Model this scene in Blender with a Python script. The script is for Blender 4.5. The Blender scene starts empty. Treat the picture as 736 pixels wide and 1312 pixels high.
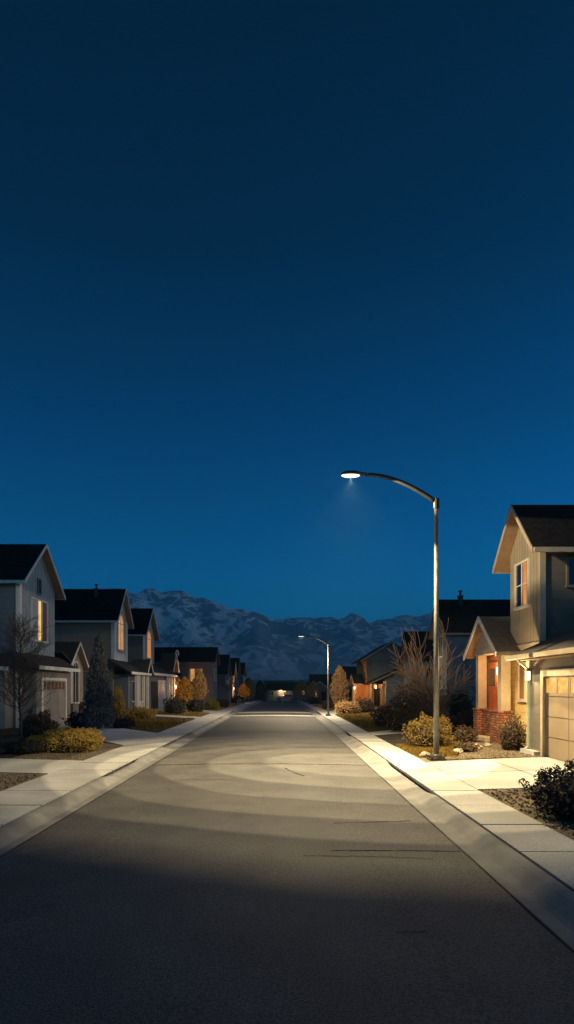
import bpy, bmesh, math, random
from mathutils import Vector, noise
R = math.radians
sc = bpy.context.scene
col = sc.collection

# ------------------------------------------------------------------ camera
cam_d = bpy.data.cameras.new('camera'); cam = bpy.data.objects.new('camera', cam_d); col.objects.link(cam)
cam.location = (0, 0, 2.4); cam.rotation_euler = (R(90), 0, 0)
cam_d.sensor_fit = 'HORIZONTAL'; cam_d.sensor_width = 36; cam_d.lens = 36
cam_d.shift_x = 7/736; cam_d.shift_y = 224/736
cam_d.clip_start = .1; cam_d.clip_end = 40000
sc.camera = cam
# ------------------------------------------------------------------ world
w = bpy.data.worlds.new('World'); sc.world = w; w.use_nodes = True
nt = w.node_tree; nt.nodes.clear()
o_ = nt.nodes.new('ShaderNodeOutputWorld'); bg = nt.nodes.new('ShaderNodeBackground')
sky = nt.nodes.new('ShaderNodeTexSky'); sky.sky_type = 'NISHITA'; sky.sun_disc = False
MOON_EL, MOON_AZ = 38, 78      # azimuth clockwise from +Y (towards +X)
sky.sun_elevation = R(MOON_EL); sky.sun_rotation = R(MOON_AZ)
sky.air_density = 1.0; sky.dust_density = 0.0; sky.ozone_density = 6.0
tint = nt.nodes.new('ShaderNodeMix'); tint.data_type = 'RGBA'; tint.blend_type = 'MULTIPLY'; tint.inputs[0].default_value = 1
tc = nt.nodes.new('ShaderNodeTexCoord'); sx = nt.nodes.new('ShaderNodeSeparateXYZ'); rp = nt.nodes.new('ShaderNodeValToRGB')
nt.links.new(tc.outputs['Generated'], sx.inputs[0]); nt.links.new(sx.outputs[2], rp.inputs[0])
SKYRAMP = [(0.0, (0, .64, 1.0)), (.12, (0, .58, .92)), (.25, (0, .4, .64)), (.42, (0, .235, .385)), (.6, (.001, .11, .165)), (.78, (.002, .07, .1)), (1, (.02, .07, .1))]
el = rp.color_ramp.elements
el[0].position = 0; el[1].position = 1
for p, c in SKYRAMP[1:-1]: el.new(p)
for e, (p, c) in zip(sorted(el, key=lambda e: e.position), SKYRAMP): e.color = (*c, 1)
nt.links.new(sky.outputs[0], tint.inputs[6]); nt.links.new(rp.outputs[0], tint.inputs[7])
nt.links.new(tint.outputs[2], bg.inputs[0]); bg.inputs[1].default_value = .1
nt.links.new(bg.outputs[0], o_.inputs[0])
# ------------------------------------------------------------------ moon (the one sun lamp)
md = bpy.data.lights.new('moonlight', 'SUN'); md.energy = .28; md.angle = R(3); md.color = (.78, .9, 1)
mo = bpy.data.objects.new('moonlight', md); col.objects.link(mo)
mv = Vector((math.sin(R(MOON_AZ))*math.cos(R(MOON_EL)), math.cos(R(MOON_AZ))*math.cos(R(MOON_EL)), math.sin(R(MOON_EL))))
mo.rotation_euler = mv.to_track_quat('Z', 'Y').to_euler()
# ------------------------------------------------------------------ exposure
vs = sc.view_settings; vs.view_transform = 'Standard'; vs.look = 'None'; vs.exposure = 0; vs.gamma = 1
LAMP_W = 18000; LAMP_COL = (1, .79, .44)

# ------------------------------------------------------------------ materials
def mat(name, c1, c2=None, rough=.8, scale=3, bump=0, bscale=None, stripe=None, spec=.3, metal=0, detail=4, grime=None, speck=None):
    """c1/c2 mixed by noise; stripe=(axis, period, width, dark) draws joints between boards."""
    m = bpy.data.materials.new(name); m.use_nodes = True; t = m.node_tree; N = t.nodes; L = t.links
    b = N['Principled BSDF']; b.inputs['Roughness'].default_value = rough
    b.inputs['Specular IOR Level'].default_value = spec; b.inputs['Metallic'].default_value = metal
    if c2 is None: c2 = tuple(x*.8 for x in c1)
    g = N.new('ShaderNodeNewGeometry'); n = N.new('ShaderNodeTexNoise'); n.inputs['Scale'].default_value = scale; n.inputs['Detail'].default_value = detail
    L.new(g.outputs['Position'], n.inputs['Vector'])
    r = N.new('ShaderNodeMapRange'); r.inputs[1].default_value = .35; r.inputs[2].default_value = .65; L.new(n.outputs[0], r.inputs[0])
    mx = N.new('ShaderNodeMix'); mx.data_type = 'RGBA'; L.new(r.outputs[0], mx.inputs[0]); mx.inputs[6].default_value = (*c1, 1); mx.inputs[7].default_value = (*c2, 1)
    outc = mx.outputs[2]; height = None
    if grime:
        n3 = N.new('ShaderNodeTexNoise'); n3.inputs['Scale'].default_value = grime[0]; n3.inputs['Detail'].default_value = 6; L.new(g.outputs['Position'], n3.inputs['Vector'])
        r3 = N.new('ShaderNodeMapRange'); r3.inputs[1].default_value = .45; r3.inputs[2].default_value = .7; r3.inputs[3].default_value = 1; r3.inputs[4].default_value = grime[1]; L.new(n3.outputs[0], r3.inputs[0])
        m3 = N.new('ShaderNodeVectorMath'); m3.operation = 'SCALE'; L.new(outc, m3.inputs[0]); L.new(r3.outputs[0], m3.inputs['Scale']); outc = m3.outputs[0]
    if speck:
        n4 = N.new('ShaderNodeTexNoise'); n4.inputs['Scale'].default_value = speck[0]; n4.inputs['Detail'].default_value = 2; L.new(g.outputs['Position'], n4.inputs['Vector'])
        r4 = N.new('ShaderNodeMapRange'); r4.inputs[1].default_value = .35; r4.inputs[2].default_value = .65; r4.inputs[3].default_value = 1-speck[1]; r4.inputs[4].default_value = 1+speck[1]; L.new(n4.outputs[0], r4.inputs[0])
        m4 = N.new('ShaderNodeVectorMath'); m4.operation = 'SCALE'; L.new(outc, m4.inputs[0]); L.new(r4.outputs[0], m4.inputs['Scale']); outc = m4.outputs[0]
    if stripe:
        ax, per, wd, dk = stripe
        s = N.new('ShaderNodeSeparateXYZ'); L.new(g.outputs['Position'], s.inputs[0])
        a = N.new('ShaderNodeMath'); a.operation = 'DIVIDE'; a.inputs[1].default_value = per
        if ax == 'xy':
            ad = N.new('ShaderNodeMath'); L.new(s.outputs[0], ad.inputs[0]); L.new(s.outputs[1], ad.inputs[1]); L.new(ad.outputs[0], a.inputs[0])
        else: L.new(s.outputs['xyz'.index(ax)], a.inputs[0])
        f = N.new('ShaderNodeMath'); f.operation = 'FRACT'; L.new(a.outputs[0], f.inputs[0])
        lt = N.new('ShaderNodeMath'); lt.operation = 'LESS_THAN'; lt.inputs[1].default_value = wd; L.new(f.outputs[0], lt.inputs[0])
        mr = N.new('ShaderNodeMapRange'); mr.inputs[3].default_value = 1; mr.inputs[4].default_value = dk; L.new(lt.outputs[0], mr.inputs[0])
        m2 = N.new('ShaderNodeVectorMath'); m2.operation = 'SCALE'; L.new(outc, m2.inputs[0]); L.new(mr.outputs[0], m2.inputs['Scale']); outc = m2.outputs[0]
        height = f.outputs[0]
    L.new(outc, b.inputs['Base Color'])
    last = None
    if bump:
        n2 = N.new('ShaderNodeTexNoise'); n2.inputs['Scale'].default_value = bscale or scale*8; n2.inputs['Detail'].default_value = 5; L.new(g.outputs['Position'], n2.inputs['Vector'])
        bp = N.new('ShaderNodeBump'); bp.inputs['Strength'].default_value = bump; bp.inputs['Distance'].default_value = .02; L.new(n2.outputs[0], bp.inputs['Height']); last = bp
    if height is not None:
        bp2 = N.new('ShaderNodeBump'); bp2.inputs['Strength'].default_value = .5; bp2.inputs['Distance'].default_value = .015; L.new(height, bp2.inputs['Height'])
        if last: L.new(last.outputs[0], bp2.inputs['Normal'])
        last = bp2
    if last: L.new(last.outputs[0], b.inputs['Normal'])
    return m
def glow(name, c1, c2, strength, scale=2.5):
    m = mat(name, c1, c2, scale=scale); t = m.node_tree; b = t.nodes['Principled BSDF']
    src = b.inputs['Base Color'].links[0].from_socket
    t.links.new(src, b.inputs['Emission Color']); b.inputs['Emission Strength'].default_value = strength
    for l in list(b.inputs['Base Color'].links): t.links.remove(l)
    b.inputs['Base Color'].default_value = (.1, .08, .05, 1); b.inputs['Roughness'].default_value = .2
    return m
def brick_mat(name, c1, c2, mortar):
    m = bpy.data.materials.new(name); m.use_nodes = True; t = m.node_tree; N = t.nodes; L = t.links; b = N['Principled BSDF']
    b.inputs['Roughness'].default_value = .9; b.inputs['Specular IOR Level'].default_value = .2
    g = N.new('ShaderNodeNewGeometry'); s = N.new('ShaderNodeSeparateXYZ'); L.new(g.outputs['Position'], s.inputs[0])
    a = N.new('ShaderNodeMath'); L.new(s.outputs[0], a.inputs[0]); L.new(s.outputs[1], a.inputs[1])
    c = N.new('ShaderNodeCombineXYZ'); L.new(a.outputs[0], c.inputs[0]); L.new(s.outputs[2], c.inputs[1])
    k = N.new('ShaderNodeTexBrick'); L.new(c.outputs[0], k.inputs['Vector']); k.inputs['Scale'].default_value = 1
    k.inputs['Brick Width'].default_value = .22; k.inputs['Row Height'].default_value = .1; k.inputs['Mortar Size'].default_value = .014
    k.inputs['Color1'].default_value = (*c1, 1); k.inputs['Color2'].default_value = (*c2, 1); k.inputs['Mortar'].default_value = (*mortar, 1)
    L.new(k.outputs[0], b.inputs['Base Color'])
    bp = N.new('ShaderNodeBump'); bp.invert = True; bp.inputs['Strength'].default_value = .6; bp.inputs['Distance'].default_value = .01; L.new(k.outputs[1], bp.inputs['Height']); L.new(bp.outputs[0], b.inputs['Normal'])
    return m
def leafmat(name, c1, c2, scale=4):
    m = mat(name, c1, c2, rough=.7, scale=scale, spec=.2)
    return m

M = {}
M['asphalt'] = mat('asphalt', (.08, .077, .077), (.108, .103, .1), rough=.78, scale=1.1, bump=.45, bscale=60, spec=.35, detail=8, grime=(.35, .8), speck=(45, .45))
M['concrete'] = mat('concrete', (.43, .425, .405), (.53, .52, .495), rough=.85, scale=1.6, bump=.2, bscale=40, detail=8, grime=(.8, .72), speck=(30, .12))
M['joint'] = mat('joint', (.03, .03, .03), rough=.95)
M['gutter'] = mat('gutter', (.2, .195, .19), (.27, .265, .255), rough=.8, scale=2.2, bump=.25, bscale=30, detail=8, grime=(1.5, .75))
M['tar'] = mat('tar', (.008, .008, .009), rough=.9, spec=.1)
M['ground'] = mat('earth', (.03, .027, .022), (.05, .042, .03), rough=1, scale=2, bump=.8, bscale=15, spec=.1)
M['gravel'] = mat('gravel', (.1, .08, .055), (.21, .165, .115), rough=.95, scale=26, bump=1, bscale=30, spec=.1, detail=2)
M['mulch'] = mat('mulch', (.035, .026, .02), (.08, .058, .04), rough=1, scale=14, bump=1, bscale=22, spec=.1)
M['lawn'] = mat('lawn', (.13, .085, .02), (.18, .12, .03), rough=1, scale=3, bump=.8, bscale=40, spec=.1)
M['blade'] = mat('grass_blade', (.2, .13, .025), (.28, .18, .04), rough=.9, scale=5, spec=.1)
M['roof'] = mat('roof_shingle', (.012, .012, .014), (.022, .021, .022), rough=.95, scale=5, bump=.3, bscale=25, spec=.1, stripe=('z', .11, .1, .6))
M['roof_grey'] = mat('roof_shingle_grey', (.085, .078, .07), (.12, .11, .098), rough=.95, scale=6, bump=.4, bscale=25, spec=.15, stripe=('z', .075, .14, .35))
M['roof_dim'] = mat('roof_shingle_dim', (.04, .038, .038), (.06, .056, .054), rough=.95, scale=6, bump=.4, bscale=25, spec=.15, stripe=('z', .1, .12, .4))
M['white'] = mat('white_trim', (.62, .58, .52), (.7, .66, .6), rough=.6, scale=4, spec=.3)
M['cream'] = mat('cream_trim', (.46, .36, .24), (.53, .42, .28), rough=.65, scale=4)
M['tan'] = mat('tan_trim', (.42, .34, .26), (.5, .41, .31), rough=.7, scale=4)
M['soffit'] = mat('brown_soffit', (.27, .17, .1), (.33, .21, .13), rough=.8, scale=4)
M['cream_siding'] = mat('cream_siding', (.66, .46, .17), (.72, .52, .21), rough=.75, scale=2, stripe=('z', .24, .05, .4), bump=.05)
M['board'] = mat('board_and_batten_tan', (.3, .25, .18), (.36, .3, .215), rough=.8, scale=2, stripe=('y', .24, .14, .55), bump=.05)
M['board_blue'] = mat('board_and_batten_blue_grey', (.26, .3, .31), (.32, .36, .37), rough=.8, scale=2, stripe=('y', .4, .1, .55), bump=.05)
M['grey_siding'] = mat('grey_siding', (.145, .128, .105), (.175, .157, .13), rough=.8, scale=1.2, stripe=('z', .3, .04, .6))
M['slate_siding'] = mat('slate_siding', (.11, .14, .17), (.135, .165, .2), rough=.8, scale=1.2, stripe=('z', .3, .05, .6))
M['blue_siding'] = mat('blue_siding', (.08, .125, .17), (.1, .15, .2), rough=.8, scale=1.2, stripe=('z', .28, .06, .6))
M['brown_stucco'] = mat('brown_stucco', (.24, .2, .155), (.28, .235, .18), rough=.95, scale=1.5, bump=.3, bscale=30, stripe=('x', 3.1, .012, .6))
M['taupe_stucco'] = mat('taupe_stucco', (.19, .17, .15), (.23, .205, .18), rough=.95, scale=1.5, bump=.3, bscale=30)
M['olive_siding'] = mat('olive_siding', (.2, .2, .17), (.24, .24, .2), rough=.85, scale=1.4, stripe=('z', .3, .05, .6))
M['wood'] = mat('red_wood_panel', (.42, .16, .06), (.5, .2, .08), rough=.6, scale=5, stripe=('y', .7, .02, .4))
M['orange_wall'] = mat('orange_brown_siding', (.4, .2, .09), (.47, .25, .12), rough=.8, scale=4, stripe=('y', .35, .06, .5))
M['red_door'] = mat('red_door', (.55, .12, .04), (.62, .15, .05), rough=.4, scale=3, spec=.5)
M['brick'] = brick_mat('red_brick', (.42, .17, .08), (.2, .07, .038), (.07, .04, .03))
M['brick_grey'] = brick_mat('grey_brick', (.16, .15, .145), (.11, .1, .1), (.2, .19, .18))
M['garage'] = mat('tan_garage_door', (.28, .21, .135), (.32, .24, .155), rough=.6, scale=1.5)
M['garage_dim'] = mat('grey_garage_door', (.26, .22, .19), (.3, .255, .22), rough=.6, scale=1.5)
M['garage_white'] = mat('pale_garage_door', (.35, .38, .42), (.4, .43, .47), rough=.6, scale=1.5)
M['dark'] = mat('painted_opening_shade', (.008, .008, .01), rough=.8)  # near-black colour painted as the shade inside an opening
M['glass'] = mat('dark_window_glass', (.01, .012, .016), rough=.06, spec=.6)
M['glass_brown'] = mat('curtained_window_glass', (.16, .08, .04), (.22, .11, .055), rough=.2, spec=.5)
M['lit_yellow'] = glow('lit_window_yellow', (1, .55, .12), (1, .72, .25), .85)
M['lit_orange'] = glow('lit_window_orange', (.9, .26, .05), (1, .42, .1), .65)
M['lit_dim'] = glow('lit_window_dim', (.7, .3, .08), (1, .52, .18), .6)
M['lit_garage'] = glow('lit_garage_window', (1, .4, .05), (1, .66, .18), .8, scale=6)
M['pole'] = mat('galvanised_pole', (.15, .14, .125), (.2, .19, .17), rough=.5, scale=9, metal=.6, spec=.5)
M['head'] = mat('dark_lamp_housing', (.05, .047, .043), rough=.5, spec=.4, metal=.3)
M['lens'] = glow('lamp_lens', (1, .9, .66), (1, .92, .7), 2.5)
M['lens2'] = glow('lamp_lens_cool', (.9, .92, 1), (.95, .97, 1), 1.3)
M['lantern'] = glow('lantern_glass', (1, .85, .55), (1, .85, .55), 3)
M['bark'] = mat('bark', (.4, .23, .12), (.52, .32, .18), rough=.9, scale=12)
M['bark_dark'] = mat('bark_dark', (.06, .05, .045), (.09, .075, .065), rough=.95, scale=12)
M['rock'] = mat('rock', (.3, .25, .2), (.42, .36, .3), rough=.9, scale=5, bump=.6, bscale=10)
M['l_gold'] = leafmat('leaf_gold', (.1, .066, .014), (.19, .12, .024), 9)
M['l_amber'] = leafmat('leaf_amber', (.5, .24, .03), (.65, .34, .05), 9)
M['l_mustard'] = leafmat('leaf_mustard', (.28, .17, .025), (.42, .27, .045), 9)
M['l_ochre'] = leafmat('leaf_ochre', (.36, .2, .08), (.52, .31, .13), 9)
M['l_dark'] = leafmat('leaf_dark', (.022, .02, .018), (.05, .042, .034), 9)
M['l_grey'] = leafmat('leaf_grey', (.08, .082, .09), (.17, .17, .18), 8)
M['l_olive'] = leafmat('leaf_olive', (.1, .09, .012), (.16, .14, .02), 9)
M['l_brown'] = leafmat('leaf_brown', (.06, .04, .022), (.12, .075, .04), 9)
M['car_paint'] = mat('blue_car_paint', (.02, .07, .22), (.025, .08, .24), rough=.25, spec=.6)
M['rubber'] = mat('rubber', (.02, .02, .02), rough=.8)
M['sage'] = mat('sage_downspout', (.36, .4, .31), (.4, .44, .34), rough=.6)

# ------------------------------------------------------------------ mesh builder
class MB:
    def __init__(s): s.v = []; s.f = []
    def add(s, vs, fs):
        n = len(s.v); s.v += [tuple(v) for v in vs]; s.f += [tuple(i+n for i in f) for f in fs]; return s
    def box(s, x0, x1, y0, y1, z0, z1):
        if x0 > x1: x0, x1 = x1, x0
        if y0 > y1: y0, y1 = y1, y0
        return s.add([(x0,y0,z0),(x1,y0,z0),(x1,y1,z0),(x0,y1,z0),(x0,y0,z1),(x1,y0,z1),(x1,y1,z1),(x0,y1,z1)],
                     [(0,3,2,1),(4,5,6,7),(0,1,5,4),(1,2,6,5),(2,3,7,6),(3,0,4,7)])
    def prism(s, poly, axis, a0, a1):
        n = len(poly)
        if axis == 'x': p = [(a0, u, v) for u, v in poly] + [(a1, u, v) for u, v in poly]
        elif axis == 'y': p = [(u, a0, v) for u, v in poly] + [(u, a1, v) for u, v in poly]
        else: p = [(u, v, a0) for u, v in poly] + [(u, v, a1) for u, v in poly]
        return s.add(p, [tuple(range(n)), tuple(range(2*n-1, n-1, -1))] + [(i, (i+1) % n, (i+1) % n+n, i+n) for i in range(n)])
    def tube(s, pts, rad, n=8, cap=True):
        pts = [Vector(p) for p in pts]
        if not hasattr(rad, '__len__'): rad = [rad]*len(pts)
        base = len(s.v); up = None
        for i, p in enumerate(pts):
            d = (pts[min(i+1, len(pts)-1)]-pts[max(i-1, 0)]).normalized()
            if up is None: up = d.orthogonal().normalized()
            up = (up-d*up.dot(d)).normalized(); q = d.cross(up)
            for k in range(n):
                a = 2*math.pi*k/n; s.v.append(tuple(p+(up*math.cos(a)+q*math.sin(a))*rad[i]))
        for i in range(len(pts)-1):
            for k in range(n):
                a = base+i*n+k; b = base+i*n+(k+1) % n; s.f.append((a, b, b+n, a+n))
        if cap: s.f.append(tuple(base+k for k in range(n-1, -1, -1))); s.f.append(tuple(base+(len(pts)-1)*n+k for k in range(n)))
        return s
    def blob(s, c, r, nu=16, nv=10, amp=.15, fr=1.5, seed=0, flat=None):
        base = len(s.v)
        for j in range(nv+1):
            ph = math.pi*j/nv
            for i in range(nu):
                th = 2*math.pi*i/nu
                d = Vector((math.sin(ph)*math.cos(th), math.sin(ph)*math.sin(th), math.cos(ph)))
                k = 1+amp*noise.noise(d*fr+Vector((seed*7.3, seed*3.1, seed)))
                z = d.z*r[2]*k
                if flat is not None: z = max(z, flat)
                s.v.append((c[0]+d.x*r[0]*k, c[1]+d.y*r[1]*k, c[2]+z))
        for j in range(nv):
            for i in range(nu):
                a = base+j*nu+i; b = base+j*nu+(i+1) % nu; s.f.append((a, a+nu, b+nu, b))
        return s
    def build(s, name, m, parent=None, smooth=False, recalc=True, bevel=0):
        me = bpy.data.meshes.new(name)
        o = parent.location if parent is not None and not parent.get('_sub') else Vector((0, 0, 0))
        if parent is not None and parent.get('_sub'): o = Vector(parent['_org'])
        me.from_pydata([(v[0]-o[0], v[1]-o[1], v[2]-o[2]) for v in s.v], [], s.f)
        if recalc:
            bm = bmesh.new(); bm.from_mesh(me)
            if bevel: bmesh.ops.bevel(bm, geom=bm.edges[:], offset=bevel, segments=2, affect='EDGES')
            bmesh.ops.recalc_face_normals(bm, faces=bm.faces[:]); bm.to_mesh(me); bm.free()
        if smooth: me.polygons.foreach_set('use_smooth', [True]*len(me.polygons))
        me.materials.append(M[m] if isinstance(m, str) else m)
        ob = bpy.data.objects.new(name, me); col.objects.link(ob)
        if parent is not None:
            ob.parent = parent
            ob['_sub'] = 1; ob['_org'] = tuple(o)
        return ob
def thing(name, label, cat, loc, group=None):
    o = bpy.data.objects.new(name, None); col.objects.link(o); o.location = loc; o.empty_display_size = .3
    o['label'] = label; o['category'] = cat
    if group: o['group'] = group
    return o
def tag(o, label, cat, group=None):
    o['label'] = label; o['category'] = cat
    if group: o['group'] = group
    return o
def struct(mb, name, m, kind='structure', **k):
    o = mb.build(name, m, **k); o['kind'] = kind; return o

# ------------------------------------------------------------------ terrain heights
def gz(y): return 0 if y < 55 else -.011*(min(y, 150)-55)
def lot(x):
    if -6.1 < x < 4.33: return -.06
    d = (x-4.33) if x > 0 else (-6.1-x)
    return .11+min(d, 3.5)/3.5*.09
def g(x, y): return gz(y)+lot(x)
def drape(polyf, nu, nv, off):
    """polyf(u,v)->(x,y) on the unit square, draped over the ground"""
    b = MB(); vs = []
    for j in range(nv+1):
        for i in range(nu+1):
            x, y = polyf(i/nu, j/nv); vs.append((x, y, g(x, y)+off))
    b.add(vs, [(j*(nu+1)+i, j*(nu+1)+i+1, (j+1)*(nu+1)+i+1, (j+1)*(nu+1)+i) for j in range(nv) for i in range(nu)])
    return b
def quadf(a, b, c, d):
    def f(u, v):
        p = (a[0]*(1-u)+b[0]*u, a[1]*(1-u)+b[1]*u); q = (d[0]*(1-u)+c[0]*u, d[1]*(1-u)+c[1]*u)
        return p[0]*(1-v)+q[0]*v, p[1]*(1-v)+q[1]*v
    return f
def skirted(polyf, nu, nv, off, depth=.08):
    b = drape(polyf, nu, nv, off); W = nu+1
    ring = [i for i in range(W)] + [j*W+nu for j in range(1, nv+1)] + [nv*W+i for i in range(nu-1, -1, -1)] + [j*W for j in range(nv-1, 0, -1)]
    n = len(b.v); b.v += [(b.v[i][0], b.v[i][1], b.v[i][2]-depth) for i in ring]
    m = len(ring)
    for k in range(m): b.f.append((ring[k], ring[(k+1) % m], n+(k+1) % m, n+k))
    return b

# ground sheet
xs = [-13000, -7000, -2500, -600, -150, -40, -20, -12, -9.6, -8, -6.12, -6.08, 4.31, 4.35, 6, 7.83, 10, 14, 20, 40, 150, 600, 2500, 7000, 13000]
ys = [-300, -60, -15, 0, 10, 20, 30, 40, 55, 75, 95, 120, 150, 250, 600, 2000, 6000, 12000]
b = MB(); b.add([(x, y, gz(y)+(lot(x) if y < 250 else .1)) for y in ys for x in xs],
                [(j*len(xs)+i, j*len(xs)+i+1, (j+1)*len(xs)+i+1, (j+1)*len(xs)+i) for j in range(len(ys)-1) for i in range(len(xs)-1)])
struct(b, 'ground', 'ground')

def drop(y, spans):
    k = 1.0
    for a_, c_ in spans or ():
        e = max(a_-y, y-c_); k = min(k, max(.3, min(1, .3+.7*e/.8)))
    return k
def strip(profile, ys, m, name, spans=None):
    n = len(profile); vs = [(x, y, (z*drop(y, spans) if .01 < z and spans else z)+gz(y)) for y in ys for x, z in profile]
    fs = [(j*n+i, j*n+i+1, (j+1)*n+i+1, (j+1)*n+i) for j in range(len(ys)-1) for i in range(n-1)]
    return struct(MB().add(vs, fs), name, m, smooth=False)
YS = [-8, 0, 8, 16, 24, 32, 40, 48, 55, 70, 85, 100, 115, 124]
YK = [-8+.4*i for i in range(160)]+[y for y in YS if y > 56]
# road with a slight crown
rx = [-4.0+(6.68)*i/12 for i in range(13)]
strip([(x, .05-.05*((x+.66)/3.4)**2) for x in rx], YS, 'asphalt', 'road')
strip([(2.66, .006), (2.86, -.008), (2.92, .012), (3.02, .065), (3.1, .108), (3.16, .122), (3.24, .122), (3.245, .05)], YK, 'gutter', 'kerb', [(12.9, 17.0), (27.2, 28.5), (47.2, 53.3)])
strip([(-3.98, .006), (-4.18, -.008), (-4.24, .012), (-4.34, .065), (-4.42, .108), (-4.48, .122), (-4.56, .122), (-4.565, .05)], YK, 'gutter', 'kerb', [(15.2, 17.5), (22.4, 28.0), (41.2, 43.0), (49.7, 53.8)])
# pavements as separate slabs over a dark bed
random.seed(3)
def pavement(x0, x1):
    b = MB(); j = MB(); y = -6.0
    while y < 123:
        L_ = 1.55; dz = random.uniform(-.004, .004); z = .124+dz
        v = []
        for yy in (y, y+L_-.035):
            for xx in (x0, x1): v.append((xx, yy, gz(yy)+z))
        for yy in (y, y+L_-.035):
            for xx in (x0, x1): v.append((xx, yy, gz(yy)+.02))
        b.add(v, [(0,1,3,2),(4,6,7,5),(0,4,5,1),(1,5,7,3),(3,7,6,2),(2,6,4,0)]); y += L_
    struct(b, 'pavement', 'concrete')
    strip([(x0-.055 if x0 > 0 else x0, .1), (x1 if x0 > 0 else x1+.055, .1)], YS, 'joint', 'pavement_bed')
pavement(3.3, 4.33); pavement(-6.1, -4.62)
# concrete bands across the road, tar seams, cracks
def road_z(x): return .05-.05*((x+.66)/3.4)**2
def cross_band(y0, y1, m, name, x0=-3.97, x1=2.65, off=.005):
    b = MB(); n = 10
    vs = []
    for yy in (y0, y1):
        for i in range(n+1):
            x = x0+(x1-x0)*i/n; vs.append((x, yy, road_z(x)+gz(yy)+off))
    b.add(vs, [(i, i+1, n+2+i, n+1+i) for i in range(n)]); struct(b, name, m)
cross_band(46.2, 47.6, 'concrete', 'concrete_road_band'); cross_band(51.5, 54.0, 'concrete', 'concrete_road_band')
def seam(pts, wd, name='road_seam', m='tar', off=.006):
    b = MB(); vs = []; P = [Vector((p[0], p[1], 0)) for p in pts]
    for i, p in enumerate(P):
        d = (P[min(i+1, len(P)-1)]-P[max(i-1, 0)]).normalized(); q = Vector((-d.y, d.x, 0))*wd*.5*random.uniform(.6, 1.3)
        for sg in (-1, 1):
            c = p+q*sg; vs.append((c.x, c.y, road_z(c.x)+gz(c.y)+off))
    b.add(vs, [(2*i, 2*i+1, 2*i+3, 2*i+2) for i in range(len(P)-1)]); struct(b, name, m)
def wander(x0, y0, x1, y1, n, amp):
    return [(x0+(x1-x0)*i/n+random.uniform(-amp, amp)*(abs(y1-y0) > abs(x1-x0)), y0+(y1-y0)*i/n+random.uniform(-amp, amp)*(abs(x1-x0) >= abs(y1-y0))) for i in range(n+1)]
seam(wander(-3.95, 17.5, 2.6, 17.45, 30, .02), .06)
seam([(0.1+.5*t+.0*t, 16.6-2.6*t*(1-.45*t)+.12*math.sin(3*t)) for t in [i/10 for i in range(11)]], .035)
seam(wander(.7, 8.25, 2.6, 8.35, 18, .015), .022); seam(wander(.3, 8.0, 2.1, 7.95, 16, .02), .014)
seam(wander(.9, 9.9, 2.3, 10.2, 10, .02), .02)
seam(wander(-2.6, 14.6, -1.2, 14.45, 10, .03), .022)
seam(wander(-3.9, 30.2, 2.6, 30.1, 30, .02), .06)
seam(wander(1.1, 5.5, 1.4, 5.55, 6, .01), .012)
# wandering sealant line where the asphalt meets the gutter pan
for xx in (2.63, -3.95):
    p = []; y = 4.0
    while y < 46: p.append((xx+.02*noise.noise(Vector((0, y*.8, xx))), y)); y += .4
    seam(p, .014)
# driveways (concrete), gravel, lawns, beds
def concrete_drive(f, nu, nv): struct(skirted(f, nu, nv, .025), 'driveway', 'concrete')
concrete_drive(quadf((4.34, 12.7), (8.24, 12.7), (8.24, 17.9), (4.34, 17.2)), 8, 3)
concrete_drive(quadf((-6.11, 15.0), (-22, 15.0), (-22, 17.8), (-6.11, 17.6)), 12, 2)
concrete_drive(quadf((-6.11, 22.2), (-13.4, 30.6), (-13.4, 35.4), (-6.11, 28.2)), 12, 3)
concrete_drive(quadf((-6.11, 41.0), (-13.0, 44.0), (-13.0, 46.6), (-6.11, 43.2)), 8, 2)
concrete_drive(quadf((-6.11, 49.5), (-12.5, 54.0), (-12.5, 60.0), (-6.11, 54.0)), 8, 2)
concrete_drive(quadf((4.34, 47.0), (10.2, 57.5), (10.2, 61.5), (4.34, 53.5)), 8, 2)
concrete_drive(quadf((4.34, 27.0), (12, 31.0), (12, 34), (4.34, 28.6)), 8, 2)
for y0, y1 in ((82, 86), (100, 104)):
    concrete_drive(quadf((4.34, y0), (8, y0), (8, y1), (4.34, y1)), 3, 2); concrete_drive(quadf((-6.11, y0+4), (-8, y0+4), (-8, y1+4), (-6.11, y1+4)), 3, 2)
# expansion joints on the drives
for (x0, y0, x1, y1) in ((4.34, 15.0, 8.24, 15.3), (6.3, 12.7, 6.3, 17.5)):
    n = 10; vs = []
    for i in range(n+1):
        x = x0+(x1-x0)*i/n; y = y0+(y1-y0)*i/n
        for s_ in (-1, 1):
            xx = x+(s_*.012 if x0 == x1 else 0); yy = y+(s_*.012 if x0 != x1 else 0); vs.append((xx, yy, g(xx, yy)+.03))
    struct(MB().add(vs, [(2*i, 2*i+1, 2*i+3, 2*i+2) for i in range(n)]), 'driveway_joint', 'joint')
def sheet(f, m, name, nu=8, nv=8, off=.012, kind='structure'): struct(drape(f, nu, nv, off), name, m, kind)
sheet(quadf((4.34, -2), (14, -2), (14, 12.68), (4.34, 12.68)), 'gravel', 'gravel_bed')
sheet(quadf((-6.11, 6), (-20, 6), (-20, 14.98), (-6.11, 14.98)), 'gravel', 'gravel_bed')
sheet(quadf((4.34, 17.3), (8.4, 17.95), (8.8, 27), (4.34, 22)), 'gravel', 'gravel_bed')
sheet(quadf((-6.11, 17.62), (-8.4, 17.7), (-8.4, 24.3), (-6.11, 22.15)), 'gravel', 'gravel_bed')
sheet(quadf((-8.4, 17.75), (-22, 17.85), (-22, 30.5), (-13.3, 30.3)), 'mulch', 'mulch_bed')
sheet(quadf((-6.5, 29), (-13.5, 35.6), (-13.5, 43.8), (-6.5, 41)), 'mulch', 'mulch_bed')
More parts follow.
